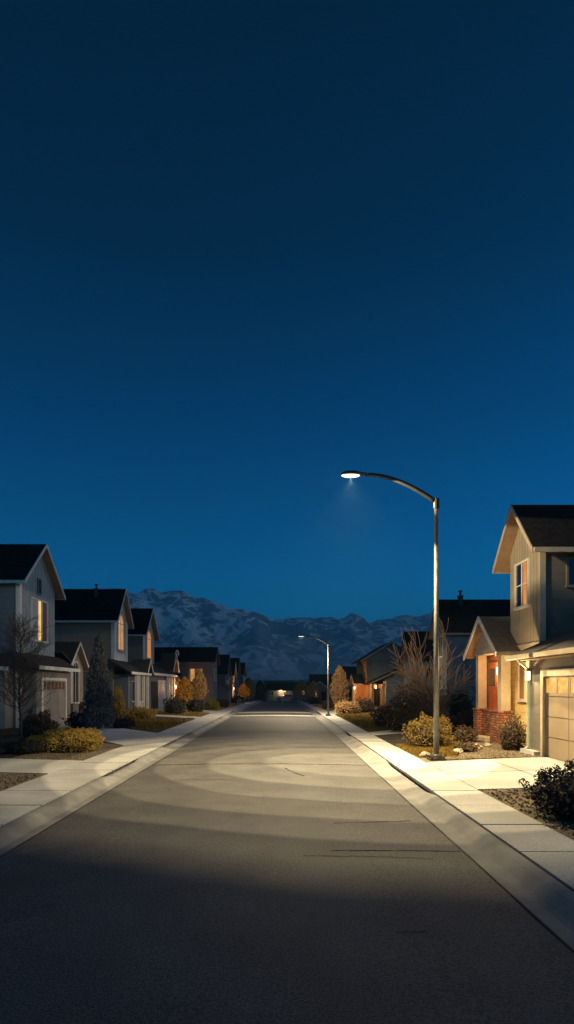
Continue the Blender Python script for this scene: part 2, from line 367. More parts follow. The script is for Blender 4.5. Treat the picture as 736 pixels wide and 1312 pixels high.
sheet(quadf((5.6, 22.5), (11.9, 30.5), (11.9, 24), (8.6, 22.5)), 'mulch', 'mulch_bed')
sheet(quadf((5.6, 29.3), (11.9, 34), (11.9, 45), (6.5, 45)), 'mulch', 'mulch_bed')
LAWNS = [((4.4, 18.3), (5.7, 18.5), (7.0, 22.5), (4.4, 22.0)), ((4.4, 28.8), (6.1, 30), (7.0, 44), (4.4, 44)),
         ((-6.2, 28.6), (-10.5, 33.0), (-10.5, 37), (-6.2, 40.5)), ((-6.2, 43.5), (-12, 46.4), (-12, 52.5), (-6.2, 49)),
         ((-6.2, 55), (-10.5, 60), (-9.5, 84), (-6.2, 84)), ((4.4, 54.5), (9.0, 62), (9, 80), (4.4, 80)), ((4.4, 45), (8, 51), (7.5, 45.5), (5, 44.6))]
for q in LAWNS: sheet(quadf(*q), 'lawn', 'lawn', off=.022)
# grass: blades over the lawns
random.seed(8); b = MB()
for q, n in zip(LAWNS, (7000, 5000, 6000, 2500, 1500, 1500, 800)):
    f = quadf(*q)
    for _ in range(n):
        x, y = f(random.random(), random.random()); z = g(x, y)+.02; a = random.random()*6.28; hh = random.uniform(.04, .1)*(1+y/60); ww = .008*(1+y/30)
        dx, dy = math.cos(a)*ww, math.sin(a)*ww; lx, ly = random.uniform(-.04, .04), random.uniform(-.04, .04)
        b.add([(x-dx, y-dy, z), (x+dx, y+dy, z), (x+lx, y+ly, z+hh)], [(0, 1, 2)])
struct(b, 'grass', 'blade', 'stuff', recalc=False)
# loose stones in the gravel
random.seed(9); b = MB()
for _ in range(5200):
    k = random.random()
    if k < .5: x, y = random.uniform(4.38, 9.5), random.uniform(8, 12.6)
    elif k < .75: x, y = random.uniform(4.5, 8.4), random.uniform(17.9, 22.4)
    elif k < .9: x, y = random.uniform(-11, -6.15), random.uniform(12, 14.9)
    else: x, y = random.uniform(-8.3, -6.15), random.uniform(17.7, 22)
    r = random.uniform(.012, .035); z = g(x, y)+.015; c = [Vector((random.uniform(-r, r), random.uniform(-r, r), 0)) for _ in range(2)]
    b.add([(x-r, y-r*.7, z), (x+r, y-r*.8, z), (x+r*.8, y+r, z), (x-r*.7, y+r*.8, z), (x+c[0].x*.3, y+c[0].y*.3, z+r*1.1)], [(0,1,4),(1,2,4),(2,3,4),(3,0,4)])
struct(b, 'gravel_stones', 'gravel', 'stuff', recalc=False)

# ------------------------------------------------------------------ mountains and far land
def lerp_tab(tab, x):
    if x <= tab[0][0]: return tab[0][1]
    for (a, u), (c, v) in zip(tab, tab[1:]):
        if x <= c: return u+(v-u)*(x-a)/(c-a)
    return tab[-1][1]
def mountain(name, D, tab, depth, m, seed, rough_amp, nu=520, nv=70, a0=-1.2, a1=1.2):
    b = MB(); vs = []
    for j in range(nv+1):
        t = j/nv
        for i in range(nu+1):
            az = a0+(a1-a0)*i/nu
            dd = D-depth*(1-t)
            x = az*dd; px = 361+az*736
            H = lerp_tab(tab, px)/736*D
            rd = noise.ridged_multi_fractal(Vector((x/1100+seed, dd/1500, seed)), 1.0, 2.1, 6, 1.0, 2.0)
            rd2 = noise.fractal(Vector((x/300, dd/300, seed+4)), 1, 2, 5)
            prof = t**1.25
            h = H*prof*(1+rough_amp*(rd-1.3)*.35*(1-t**6)) + H*.07*rd2*prof**.5 + H*.012*noise.fractal(Vector((x/60, dd/60, 2)), .8, 2, 4)
            vs.append((x, dd, max(h, -3)))
    b.add(vs, [(j*(nu+1)+i, j*(nu+1)+i+1, (j+1)*(nu+1)+i+1, (j+1)*(nu+1)+i) for j in range(nv) for i in range(nu)])
    n = len(b.v); top = nv*(nu+1)
    b.v += [(vs[top+i][0]*1.25, D+D*.25, -20) for i in range(nu+1)]
    b.f += [(top+i, top+i+1, n+i+1, n+i) for i in range(nu)]
    return struct(b, name, m, smooth=True, recalc=False)
def mountain_mat():
    m = bpy.data.materials.new('mountain_rock_and_snow'); m.use_nodes = True; t = m.node_tree; N = t.nodes; L = t.links; b = N['Principled BSDF']
    b.inputs['Roughness'].default_value = 1; b.inputs['Specular IOR Level'].default_value = 0
    g_ = N.new('ShaderNodeNewGeometry'); s = N.new('ShaderNodeSeparateXYZ'); L.new(g_.outputs['Position'], s.inputs[0])
    def M_(op, a, c=None, c2=None):
        q = N.new('ShaderNodeMath'); q.operation = op
        for i, v in enumerate((a, c, c2)):
            if v is None: continue
            if isinstance(v, (int, float)): q.inputs[i].default_value = v
            else: L.new(v, q.inputs[i])
        return q.outputs[0]
    def streak(ang, sc_, wid, seed):
        mp = N.new('ShaderNodeMapping'); mp.vector_type = 'TEXTURE'; mp.inputs['Rotation'].default_value = (0, R(ang), 0); mp.inputs['Scale'].default_value = (900*sc_, 3000*sc_, 260*sc_); mp.inputs['Location'].default_value = (seed*100, 0, 0)
        L.new(g_.outputs['Position'], mp.inputs[0])
        n = N.new('ShaderNodeTexNoise'); n.inputs['Scale'].default_value = 1; n.inputs['Detail'].default_value = 7; n.inputs['Roughness'].default_value = .58; n.inputs['Distortion'].default_value = .5
        L.new(mp.outputs[0], n.inputs['Vector'])
        r = N.new('ShaderNodeMapRange'); r.interpolation_type = 'SMOOTHSTEP'; r.inputs[1].default_value = wid; r.inputs[2].default_value = wid*.75; L.new(M_('ABSOLUTE', M_('SUBTRACT', n.outputs[0], .53)), r.inputs[0])
        k = N.new('ShaderNodeTexNoise'); k.inputs['Scale'].default_value = .0022/sc_; k.inputs['Detail'].default_value = 3; L.new(g_.outputs['Position'], k.inputs['Vector'])
        r2 = N.new('ShaderNodeMapRange'); r2.inputs[1].default_value = .48; r2.inputs[2].default_value = .51; L.new(k.outputs[0], r2.inputs[0])
        return M_('MULTIPLY', r.outputs[0], r2.outputs[0])
    hz = N.new('ShaderNodeMapRange'); hz.inputs[1].default_value = 60; hz.inputs[2].default_value = 600; hz.inputs[3].default_value = .25; hz.inputs[4].default_value = 1; L.new(s.outputs[2], hz.inputs[0])
    st = M_('MULTIPLY', M_('MAXIMUM', streak(42, .8, .045, 1), M_('MAXIMUM', streak(-38, .7, .034, 5), streak(12, .45, .035, 9))), hz.outputs[0])
    base = N.new('ShaderNodeTexNoise'); base.inputs['Scale'].default_value = .004; base.inputs['Detail'].default_value = 6; L.new(g_.outputs['Position'], base.inputs['Vector'])
    rk = N.new('ShaderNodeMix'); rk.data_type = 'RGBA'; rk.inputs[6].default_value = (.22, .23, .25, 1); rk.inputs[7].default_value = (.36, .37, .39, 1); L.new(base.outputs[0], rk.inputs[0])
    mx = N.new('ShaderNodeMix'); mx.data_type = 'RGBA'; L.new(rk.outputs[2], mx.inputs[6]); mx.inputs[7].default_value = (.95, .95, .95, 1); L.new(st, mx.inputs[0])
    L.new(mx.outputs[2], b.inputs['Base Color']); return m
M['mountain'] = mountain_mat(); HAZE = 1.25e-4
hz = bpy.data.materials.new('haze_air'); hz.use_nodes = True; hz.node_tree.nodes.clear()
pv = hz.node_tree.nodes.new('ShaderNodeVolumePrincipled'); ho = hz.node_tree.nodes.new('ShaderNodeOutputMaterial'); hz.node_tree.links.new(pv.outputs[0], ho.inputs['Volume'])
pv.inputs['Density'].default_value = HAZE; pv.inputs['Color'].default_value = (.36, .78, 1, 1)
M['haze'] = hz
M['plain'] = mat('far_plain', (.05, .055, .05), (.08, .08, .07), scale=.01)
MT = [(-400, 118), (0, 120), (120, 122), (165, 124), (232, 124), (262, 113), (300, 101), (332, 99), (352, 88), (400, 86), (452, 92), (470, 84), (500, 78), (700, 70), (1200, 60)]
mountain('mountain_range', 6000, MT, 2600, 'mountain', 1.7, 1.0)
MT2 = [(-400, 60), (300, 72), (430, 80), (480, 84), (520, 90), (560, 96), (640, 88), (800, 80), (1200, 60)]
mountain('far_mountain_range', 8200, MT2, 2000, 'mountain', 5.2, .8, nu=300, nv=40)
FT = [(-400, 14), (100, 14), (300, 10), (360, 9), (430, 11), (480, 20), (560, 26), (900, 30)]
mountain('foothills', 2300, FT, 900, 'plain', 9.1, .3, nu=200, nv=20)

struct(MB().box(-13500, 13500, -400, 12500, -30, 1500), 'haze', 'haze', 'stuff')
# ------------------------------------------------------------------ house building kit
def chevron(y0, ym, y1, zr, slope, t, dz=0):
    z0 = zr-slope*(ym-y0); z1 = zr-slope*(y1-ym)
    return [(y0, z0+dz), (ym, zr+dz), (y1, z1+dz), (y1, z1-t+dz), (ym, zr-t+dz), (y0, z0-t+dz)]
def sub(parent):           # mark for offsets of sub parts
    return parent
def gable(root, xf, s, y0, y1, zb, zr, slope, depth, wall, roof='roof', trim='white', ov=.42, fo=.42, front=None, fascia=.2, soffit='soffit', wname='wall', gutter=True):
    """ridge runs along x, the gable faces the street. s=+1: street lies towards +x"""
    ym = (y0+y1)/2; t = .12; xb = xf-s*depth
    zw = lambda y: zr-slope*abs(y-ym)-t-.03
    wl = MB().prism([(y0, zb), (y1, zb), (y1, zw(y1)), (ym, zw(ym)), (y0, zw(y0))], 'x', xf, xb).build(wname, wall, root)
    if front:
        MB().prism([(y0+.02, front[1]), (y1-.02, front[1]), (y1-.02, zw(y1)-.01), (ym, zw(ym)-.01), (y0+.02, zw(y0)-.01)], 'x', xf+s*.002, xf+s*.035).build('front_cladding', front[0], root)
    rf = MB().prism(chevron(y0-ov, ym, y1+ov, zr, slope, t), 'x', xf+s*fo, xb-s*.3).build('roof', roof, root)
    MB().prism(chevron(y0-ov+.02, ym, y1+ov-.02, zr, slope, .028, -t-.001), 'x', xf+s*(fo-.02), xb-s*.28).build('soffit', soffit, root)
    MB().prism(chevron(y0-ov-.02, ym, y1+ov+.02, zr, slope, fascia, .015), 'x', xf+s*fo+s*.002, xf+s*(fo+.045)).build('bargeboard', trim, root)
    if gutter:
        for e, sg in ((y0-ov, -1), (y1+ov, 1)):
            ze = zr-slope*(ym-y0+ov)
            MB().box(xf+s*(fo-.01), xb-s*.3, e+sg*.003, e+sg*.1, ze-t-.04, ze+.0).build('gutter', trim, root)
    return wl
def gable_y(root, xa, xb, y0, y1, zb, zr, xr, slope, wall, roof='roof', trim='white', ov=.35, fo=.35):
    """ridge runs along y, the gable faces the camera side"""
    if xa > xb: xa, xb = xb, xa
    t = .12; zw = lambda x: zr-slope*abs(x-xr)-t-.03
    MB().prism([(xa, zb), (xb, zb), (xb, zw(xb)), (xr, zw(xr)), (xa, zw(xa))], 'y', y0, y1).build('wall', wall, root)
    ch = chevron(xa-ov, xr, xb+ov, zr, slope, t)
    MB().prism(ch, 'y', y0-fo, y1+fo).build('roof', roof, root)
    MB().prism(chevron(xa-ov-.02, xr, xb+ov+.02, zr, slope, .18, .015), 'y', y0-fo-.045, y0-fo-.002).build('bargeboard', trim, root)
def window(root, axis, pos, out, a0, a1, z0, z1, pane='glass', nv=1, nh=0, fr=.07, frame='white', name='window', panes=None):
    """frame proud of the wall with panes behind it; nv mullions, nh rails"""
    if a0 > a1: a0, a1 = a1, a0
    m = MB()
    def bx(u0, u1, v0, v1, d0, d1, q=None):
        q = q or m
        if axis == 'x': q.box(pos+out*d0, pos+out*d1, u0, u1, v0, v1)
        else: q.box(u0, u1, pos+out*d0, pos+out*d1, v0, v1)
    bx(a0, a1, z1-fr, z1, .002, .075); bx(a0-.03, a1+.03, z0-.02, z0+fr, .002, .095)
    bx(a0, a0+fr, z0+fr, z1-fr, .002, .075); bx(a1-fr, a1, z0+fr, z1-fr, .002, .075)
    w_ = a1-a0-2*fr
    for k in range(nv):
        c = a0+fr+w_*(k+1)/(nv+1); bx(c-fr*.3, c+fr*.3, z0+fr, z1-fr, .03, .066)
    for k in range(nh):
        c = z0+fr+(z1-z0-2*fr)*(k+1)/(nh+1); bx(a0+fr, a1-fr, c-fr*.22, c+fr*.22, .032, .06)
    fo = m.build(name, frame, root)
    for k in range(nv+1):
        q = MB(); u0 = a0+fr+w_*k/(nv+1); u1 = a0+fr+w_*(k+1)/(nv+1)
        bx(u0, u1, z0+fr, z1-fr, .008, .028, q); q.build('pane', (panes[k] if panes else pane), fo)
        pm_ = panes[k] if panes else pane
        if pm_.startswith('lit') and u1-u0 > .3:
            for side in (0, 1):
                wd = (u1-u0)*(.26 if side == 0 else .16); q = MB()
                for f_ in range(4):
                    e0 = (u0+wd*f_/4) if side == 0 else (u1-wd*(f_+1)/4); bx(e0+.004, e0+wd/4-.004, z0+fr, z1-fr, .029, .031+.012*(f_ % 2), q)
                q.build('curtain', 'soffit', fo)
    return fo
def arch_window(root, xf, s, y0, y1, z0, z1, pane, frame='white', fr=.06):
    r = (y1-y0)/2; yc = (y0+y1)/2; zc = z1-r
    arc = [(yc+r*math.cos(a), zc+r*math.sin(a)) for a in [math.pi*i/12 for i in range(13)]]
    poly = [(y0, z0), (y1, z0)]+arc
    m = MB(); x = xf+s*.04
    m.tube([(x, y1, z0)]+[(x, u, v) for u, v in arc]+[(x, y0, z0)], fr, 5); m.box(xf+s*.002, xf+s*.1, y0-fr, y1+fr, z0-fr, z0+fr*.5)
    m.box(xf+s*.02, xf+s*.06, y0, y1, zc-.03, zc+.03); m.box(xf+s*.02, xf+s*.06, yc-.02, yc+.02, z0, z1)
    f = m.build('window', frame, root); MB().prism([(y0, z0), (y1, z0)]+arc[1:-1] if False else poly[:2]+arc[1:-1]+[(y0, zc)], 'x', xf+s*.005, xf+s*.02).build('pane', pane, f)
    return f
def garage_door(root, xf, s, y0, y1, z0, z1, door, trim='cream', cols=4, rows=4, lites=None, tw=.16):
    m = MB(); m.box(xf+s*.002, xf+s*.09, y0-tw, y0, z0, z1+tw); m.box(xf+s*.002, xf+s*.09, y1, y1+tw, z0, z1+tw); m.box(xf+s*.002, xf+s*.09, y0, y1, z1, z1+tw)
    m.build('door_surround', trim, root)
    d = MB(); d.box(xf+s*.002, xf+s*.012, y0, y1, z0+.01, z1); cw = (y1-y0)/cols; rh = (z1-z0)/rows
    for i in range(cols):
        for j in range(rows):
            if lites and j == rows-1:
                u0, u1 = y0+i*cw, y0+(i+1)*cw; v0, v1 = z0+j*rh, z1
                d.box(xf+s*.013, xf+s*.04, u0+.015, u1-.015, v0+.02, v0+.12); d.box(xf+s*.013, xf+s*.04, u0+.015, u1-.015, v1-.07, v1-.015)
                for q0, q1 in ((u0+.015, u0+.07), ((u0+u1)/2-.045, (u0+u1)/2+.045), (u1-.07, u1-.015)): d.box(xf+s*.013, xf+s*.04, q0, q1, v0+.12, v1-.07)
            else: d.box(xf+s*.013, xf+s*.04, y0+i*cw+.012, y0+(i+1)*cw-.012, z0+j*rh+.02, z0+(j+1)*rh-.008)
    go = d.build('garage_door', door, root)
    if lites:
        for i in range(cols):
            for h in (0, 1):
                u0 = y0+i*cw+(.07 if h == 0 else cw/2+.045); u1 = y0+i*cw+(cw/2-.045 if h == 0 else cw-.07)
                MB().box(xf+s*.014, xf+s*.024, u0, u1, z0+(rows-1)*rh+.12, z1-.07).build('window_pane', lites, go)
    return go
def vent(root, x, y, z):
    b = MB(); b.box(x-.16, x+.16, y-.16, y+.16, z-.5, z+.22); b.box(x-.2, x+.2, y-.2, y+.2, z+.22, z+.27)
    b.tube([(x, y, z+.27), (x, y, z+.55)], .08, 8); b.tube([(x, y, z+.55), (x, y, z+.66)], .15, 8); b.build('roof_vent', 'head', root)
def lantern(name, label, x, y, z, s, power, size=1.0, colr=(1, .6, .25), group='wall lanterns on the houses', off=0):
    t = thing(name, label, 'lantern', (x, y, z), group)
    b = MB(); b.box(x, x+s*.03, y-.05*size, y+.05*size, z-.02, z+.3*size); b.box(x+s*.03, x+s*.2*size, y-.07*size, y+.07*size, z+.3*size, z+.34*size)
    b.build('bracket', 'head', t)
    MB().box(x+s*.06, x+s*.17*size, y-.05*size, y+.05*size, z, z+.29*size).build('lantern_glass', 'lantern', t)
    l = bpy.data.lights.new('lantern_light', 'POINT'); l.energy = power; l.color = colr; l.shadow_soft_size = .06
    lo = bpy.data.objects.new('lantern_light', l); col.objects.link(lo); lo.parent = t; lo.location = (s*(.32 if size == 1 else 1.1), off-(.6 if size > 1 else 0), .1)
    return t

# ------------------------------------------------------------------ right house 1 (nearest, lit)
ZG = g(9, 20)
h1 = thing('suburban_house', 'two-storey tan board-and-batten house with brick porch and double garage, nearest on the right', 'house', (8.25, 19.2, ZG), 'houses along the street')
# main block: x 9..20, y 19.9..22.5
gable(h1, 9.0, -1, 19.9, 22.5, ZG-.1, 9.12, 1.12, 11, 'grey_siding', ov=.5, fo=.5, trim='tan', front=('board', 3.98), fascia=.18)
MB().prism([(19.92, ZG), (22.48, ZG), (22.48, 3.80), (19.92, 3.80)], 'x', 8.998, 8.965).build('lower_cladding', 'cream_siding', h1)
MB().box(8.93, 8.998, 19.86, 22.52, 3.81, 3.97).build('belt_board', 'tan', h1)
b = MB(); b.box(8.93, 9.13, 19.83, 19.898, 3.98, 7.5); b.build('corner_board', 'tan', h1)
window(h1, 'x', 8.965, -1, 20.68, 21.92, 5.32, 7.05, nv=1, nh=1, fr=.08, panes=['lit_orange', 'glass'])
window(h1, 'y', 19.9, -1, 9.86, 11.0, 5.85, 6.9, nv=1, frame='grey_siding')
window(h1, 'x', 8.965, -1, 20.95, 21.66, 1.85, 3.3, pane='glass_brown', nv=0, fr=.1, frame='cream')
# belt lines on the grey wall
b = MB(); b.box(11.2, 11.26, 19.875, 19.898, 4.6, 7.0); b.build('wall_batten', 'grey_siding', h1)
# garage wing
MB().box(8.25, 15.5, 11.2, 19.2, ZG-.1, 3.36).build('garage_wall', 'grey_siding', h1)
sl = .42
def shed(x0, x1, z0, y0, y1, t=.13): return MB().prism([(x0, z0), (x1, z0+sl*(x1-x0)), (x1, z0+sl*(x1-x0)-t), (x0, z0-t)], 'y', y0, y1)
MB().prism([(7.85, 3.46), (12, 3.46+sl*4.15), (16.15, 3.46), (16.15, 3.33), (12, 3.33+sl*4.15), (7.85, 3.33)], 'y', 10.8, 19.88).build('garage_roof', 'roof_grey', h1)
MB().prism([(8.3, 3.3), (12, 3.3+sl*3.7), (15.45, 3.3)], 'y', 11.25, 19.15).build('garage_gable', 'grey_siding', h1)
b = MB(); b.box(7.73, 7.85, 10.8, 19.9, 3.31, 3.45); b.build('gutter', 'cream', h1)
MB().box(7.87, 8.248, 10.9, 19.2, 3.27, 3.305).build('soffit', 'soffit', h1)
b = MB(); b.box(7.80, 7.86, 19.882, 19.93, 3.3, 3.47); b.build('roof_end_board', 'cream', h1)
garage_door(h1, 8.25, -1, 11.9, 17.9, ZG+.02, 2.72, 'garage', cols=4, rows=4, lites='lit_garage', tw=.2)
b = MB(); b.tube([(7.8, 19.0, 3.32), (7.9, 19.02, 3.2), (8.17, 19.05, 3.0), (8.19, 19.05, .42), (8.05, 19.05, .32)], .045, 8); b.build('downspout', 'sage', h1)
b = MB(); b.box(8.19, 8.249, 18.98, 19.18, ZG, 3.25); b.build('corner_board', 'sage', h1)
MB().box(8.0, 8.24, 18.2, 19.25, ZG-.05, ZG+.14).build('plinth', 'concrete', h1)
lantern('wall_lantern', 'small glowing lantern beside the double garage of the nearest right house', 8.25, 18.95, 2.62, -1, 260, off=.6, colr=(1, .68, .3))
# porch
px0, px1, pya, pyb = 8.35, 8.85, 21.9, 24.75
MB().box(8.85, 13, 22.51, 25.0, ZG-.1, 3.7).build('entry_wall', 'wood', h1)
MB().box(8.6, 8.849, pya+.3, 22.5, ZG, 3.7).build('entry_wall', 'wood', h1)
pr = (pya+pyb)/2
MB().prism(chevron(pya-.45, pr, pyb+.4, 5.25, .82, .12), 'x', 8.02, 11.5).build('porch_roof', 'roof_grey', h1)
MB().prism(chevron(pya-.43, pr, pyb+.38, 5.25, .82, .03, -.121), 'x', 8.05, 11.0).build('porch_soffit', 'soffit', h1)
MB().prism(chevron(pya-.48, pr, pyb+.43, 5.25, .82, .19, .015), 'x', 7.965, 8.018).build('bargeboard', 'white', h1)
zc = 5.25-.15-.82*(pyb-pr)
MB().prism([(pya, zc), (pyb, zc), (pr, 5.09)], 'x', 8.34, 8.45).build('porch_gable', 'cream', h1)
b = MB(); b.prism([(pr-.75, zc+.18), (pr+.75, zc+.18), (pr, zc+.82)], 'x', 8.31, 8.338); b.build('gable_panel', 'tan', h1)
MB().box(8.3, 8.75, pya-.02, pyb+.02, zc-.22, zc-.002).build('porch_beam', 'cream', h1)
for (ya, yb2) in ((pya, pya+.34), (pyb-.3, pyb)):
    MB().box(8.38, 8.74, ya, yb2, 1.48, zc-.222).build('porch_post', 'cream', h1)
MB().box(8.3, 8.78, pya-.08, pya+.95, ZG-.05, 1.40).build('brick_pier', 'brick', h1)
MB().box(8.3, 8.78, pyb-.45, pyb+.08, ZG-.05, 1.40).build('brick_pier', 'brick', h1)
MB().box(8.52, 8.74, pya+.952, pyb-.452, ZG-.05, 1.38).build('brick_half_wall', 'brick', h1)
MB().box(8.27, 8.81, pya-.11, pya+.98, 1.402, 1.478).build('pier_cap', 'brick', h1)
MB().box(8.27, 8.81, pyb-.48, pyb+.11, 1.402, 1.478).build('pier_cap', 'brick', h1)
MB().box(8.5, 8.76, pya+.982, pyb-.482, 1.382, 1.44).build('wall_cap', 'brick', h1)
MB().box(8.1, 8.51, pya+.96, pyb-.46, ZG-.05, ZG+.16).build('porch_step', 'cream', h1)
d = MB().box(8.80, 8.846, 23.55, 24.35, ZG+.15, 3.3).build('door', 'red_door', h1)
b = MB()
for a_, c_ in ((23.63, 23.9), (24.0, 24.27)):
    b.box(8.775, 8.798, a_, c_, 1.0, 2.2)
b.build('door_panel', 'red_door', d)
MB().box(8.78, 8.798, 23.63, 24.27, 2.45, 3.15).build('door_glass', 'glass', d)
MB().tube([(8.79, 23.62, 1.25), (8.73, 23.62, 1.25), (8.73, 23.7, 1.25)], .015, 6).build('door_handle', 'pole', d)
b = MB(); b.box(8.79, 8.848, 23.42, 23.54, ZG+.15, 3.42); b.box(8.79, 8.848, 24.36, 24.48, ZG+.15, 3.42); b.box(8.79, 8.848, 23.54, 24.36, 3.31, 3.42); b.build('door_frame', 'wood', h1)
lantern('porch_light', 'warm light under the porch roof beside the red door', 8.84, 23.1, 2.9, -1, 70, colr=(1, .55, .22))

# ------------------------------------------------------------------ right house 2 (behind the bare tree)
z2 = g(12, 42)
h = thing('suburban_house', 'dark blue-grey house with black roof and roof vent behind the bare tree', 'house', (12, 41.6, z2), 'houses along the street')
gable(h, 12, -1, 41.7, 44.5, z2-.1, 8.95, 1.45, 14, 'blue_siding', ov=.45, fo=.45, trim='taupe_stucco', front=('slate_siding', z2))
window(h, 'x', 11.965, -1, 42.5, 43.7, 4.6, 6.2, 'glass'); window(h, 'y', 41.7, -1, 14.0, 15.2, 4.3, 5.6, 'glass', frame='blue_siding')
window(h, 'y', 41.7, -1, 16.0, 17.6, 1.2, 2.6, 'glass', frame='blue_siding')
MB().box(11.96, 12.16, 41.62, 41.698, z2, 6.5).build('corner_board', 'slate_siding', h)
MB().box(12.5, 20, 41.6, 41.698, 3.0, 3.12).build('belt_board', 'slate_siding', h)
vent(h, 13.3, 42.7, 8.9)
# right house 3: only its black roof and dark wall show over the grey one
z3 = g(14, 55)
h = thing('suburban_house', 'tall dark house whose flat-topped black roof shows left of the bare tree', 'house', (13, 54, z3), 'houses along the street')
gable(h, 12.5, -1, 54.4, 58.6, z3-.1, 7.85, 1.15, 10, 'slate_siding', trim='roof')
window(h, 'y', 54.4, -1, 13.6, 14.6, 3.0, 4.2, 'glass', frame='slate_siding')
# right house 4: low-pitched wide gable facing us, with lean-to garage roof
z4 = g(10, 65)
h = thing('suburban_house', 'grey house with long sloping gable and orange-lit porch walls behind dark shrubs', 'house', (10, 64, z4), 'houses along the street')
gable_y(h, 9.7, 17.5, 65, 73.5, z4-.1, 7.55, 12.5, .62, 'taupe_stucco', roof='roof_dim', trim='tan', ov=.75)
MB().prism([(10.2, 3.4), (13.4, 3.4), (13.4, 4.2), (10.2, 5.9)], 'y', 64.93, 64.998).build('pale_cladding', 'olive_siding', h)
for k, (a, c) in enumerate(((65.6, 66.7), (67.6, 68.7), (69.8, 71.2))):
    window(h, 'x', 9.7, -1, a, c, 3.6, 5.2, 'lit_orange' if k == 1 else 'glass_brown', nv=0, frame='tan')
MB().box(9.62, 9.698, 65, 73.5, z4, 5.4).build('street_cladding', 'orange_wall', h)
MB().box(11.2, 18, 61.5, 64.92, z4-.1, 3.0).build('garage_wall', 'slate_siding', h)
MB().prism([(9.3, 2.75), (14.6, 5.2), (19.5, 2.75), (19.5, 2.6), (14.6, 5.05), (9.3, 2.6)], 'y', 61.0, 65.5).build('garage_roof', 'roof_dim', h)
MB().prism([(11.2, 3.005), (18, 3.005), (14.6, 5.0)], 'y', 61.55, 64.9).build('garage_gable', 'slate_siding', h)
MB().prism(chevron(9.28, 14.6, 19.5, 5.22, .462, .17), 'y', 60.95, 60.995).build('bargeboard', 'olive_siding', h)
for x_ in (9.6, 10.75):
    MB().box(x_, x_+.28, 61.3, 61.6, z4, 2.7).build('porch_post', 'orange_wall', h)
MB().box(9.9, 11.19, 63.2, 64.92, z4, 2.7).build('porch_wall', 'orange_wall', h)
window(h, 'y', 63.2, -1, 10.1, 10.9, z4+.1, 2.3, 'glass', nv=0, frame='taupe_stucco')
gable(h, 8.6, -1, 66.2, 70.2, z4-.1, 3.9, .5, 1.1, 'orange_wall', roof='roof_dim', trim='tan', ov=.3, fo=.3)
window(h, 'x', 8.6, -1, 67.3, 69.0, z4+.6, 2.4, 'lit_orange', nv=1, frame='tan')
lantern('porch_light', 'orange porch light under the lean-to roof of the long-gabled grey house', 10.5, 63.15, 2.2, -1, 260, 1.2, (1, .5, .18))
lantern('wall_lantern', 'small lantern on the orange street wall of the long-gabled grey house', 8.6, 66.6, 2.1, -1, 150, 1.2, (1, .5, .18))
# right house 5 and 6
z5 = g(10, 86)
h = thing('suburban_house', 'low slate house with black roof behind the tall ochre tree', 'house', (10, 84, z5), 'houses along the street')
gable(h, 8.9, -1, 84, 88.5, z5-.1, z5+5.6, .75, 9, 'slate_siding', trim='taupe_stucco')
window(h, 'y', 84, -1, 9.6, 10.8, z5+1, z5+2.3, 'glass', frame='slate_siding')
window(h, 'x', 8.9, -1, 85.2, 87.2, z5+1, z5+2.4, 'lit_dim')
z6 = g(6, 100)
h = thing('suburban_house', 'small gabled grey house behind the far short street lamp', 'house', (6, 100, z6), 'houses along the street')
gable_y(h, 5.3, 7.9, 98.0, 101, z6-.1, z6+3.7, 6.5, .85, 'taupe_stucco', roof='roof_dim')
window(h, 'y', 98, -1, 5.6, 6.2, z6+.9, z6+2.1, 'lit_dim', nv=0); window(h, 'y', 98, -1, 6.7, 7.7, z6+.3, z6+2.0, 'glass', nv=0, frame='taupe_stucco')
gable(h, 5.4, -1, 101, 106, z6-.1, z6+5.0, .7, 9, 'slate_siding', trim='taupe_stucco')
z7 = g(6, 118)
h = thing('suburban_house', 'distant dark house furthest back on the right side', 'house', (6.5, 116, z7), 'houses along the street')
gable(h, 6.2, -1, 114, 119, z7-.1, z7+5.2, .7, 10, 'slate_siding', trim='taupe_stucco')
window(h, 'y', 114, -1, 7.0, 8.2, z7+1, z7+2.3, 'glass')
# house closing the end of the street
ze = gz(135)+.1
h = thing('bungalow', 'low bungalow with a lit window closing the end of the street', 'house', (0, 135, ze), 'houses along the street')
gable(h, -3.4, -1, 133, 140, ze-.1, ze+4.0, .42, 7.6, 'olive_siding', trim='taupe_stucco')
window(h, 'y', 133, -1, -.7, .5, ze+1.0, ze+2.1, 'lit_dim', nv=1); window(h, 'y', 133, -1, -2.9, -1.8, ze+1.1, ze+2.2, 'glass')
MB().box(1.4, 2.6, 132.93, 132.998, ze, ze+2.1).build('door', 'garage_white', h)
lantern('wall_lantern', 'added warm fill light beside the pale door of the end-of-street bungalow', .95, 132.9, ze+2.0, -1, 90, 1.4, (1, .72, .4))  # fill light added to keep the street end readable, no known lamp there
# far rooftops on the plain
DH = [(14, 165, 12, 4.6, 'slightly right of the far lamp pole'), (-15, 150, 10, 5.2, 'left of the bungalow'), (-1, 190, 9, 5.4, 'directly over the bungalow roof'), (-26, 170, 12, 5.6, 'behind the left row'), (24, 185, 12, 5.0, 'behind the right row'), (7, 150, 8, 4.6, 'just right of the bungalow')]
for k, (x_, y_, wd, hh_, where) in enumerate(DH):
    zz = gz(160)+.1
    h = thing('distant_house', 'distant small gabled house '+where, 'house', (x_, y_, zz), 'houses beyond the end of the street')
    gable(h, x_-wd/2, -1, y_, y_+7, zz-.1, zz+hh_, .5, wd, ('taupe_stucco', 'olive_siding', 'slate_siding')[k % 3], trim='taupe_stucco', roof='roof_dim')
    window(h, 'y', y_, -1, x_-wd*.25, x_-wd*.1, zz+1.2, zz+2.4, ('lit_dim', 'glass', 'lit_yellow')[k % 3], fr=.1)

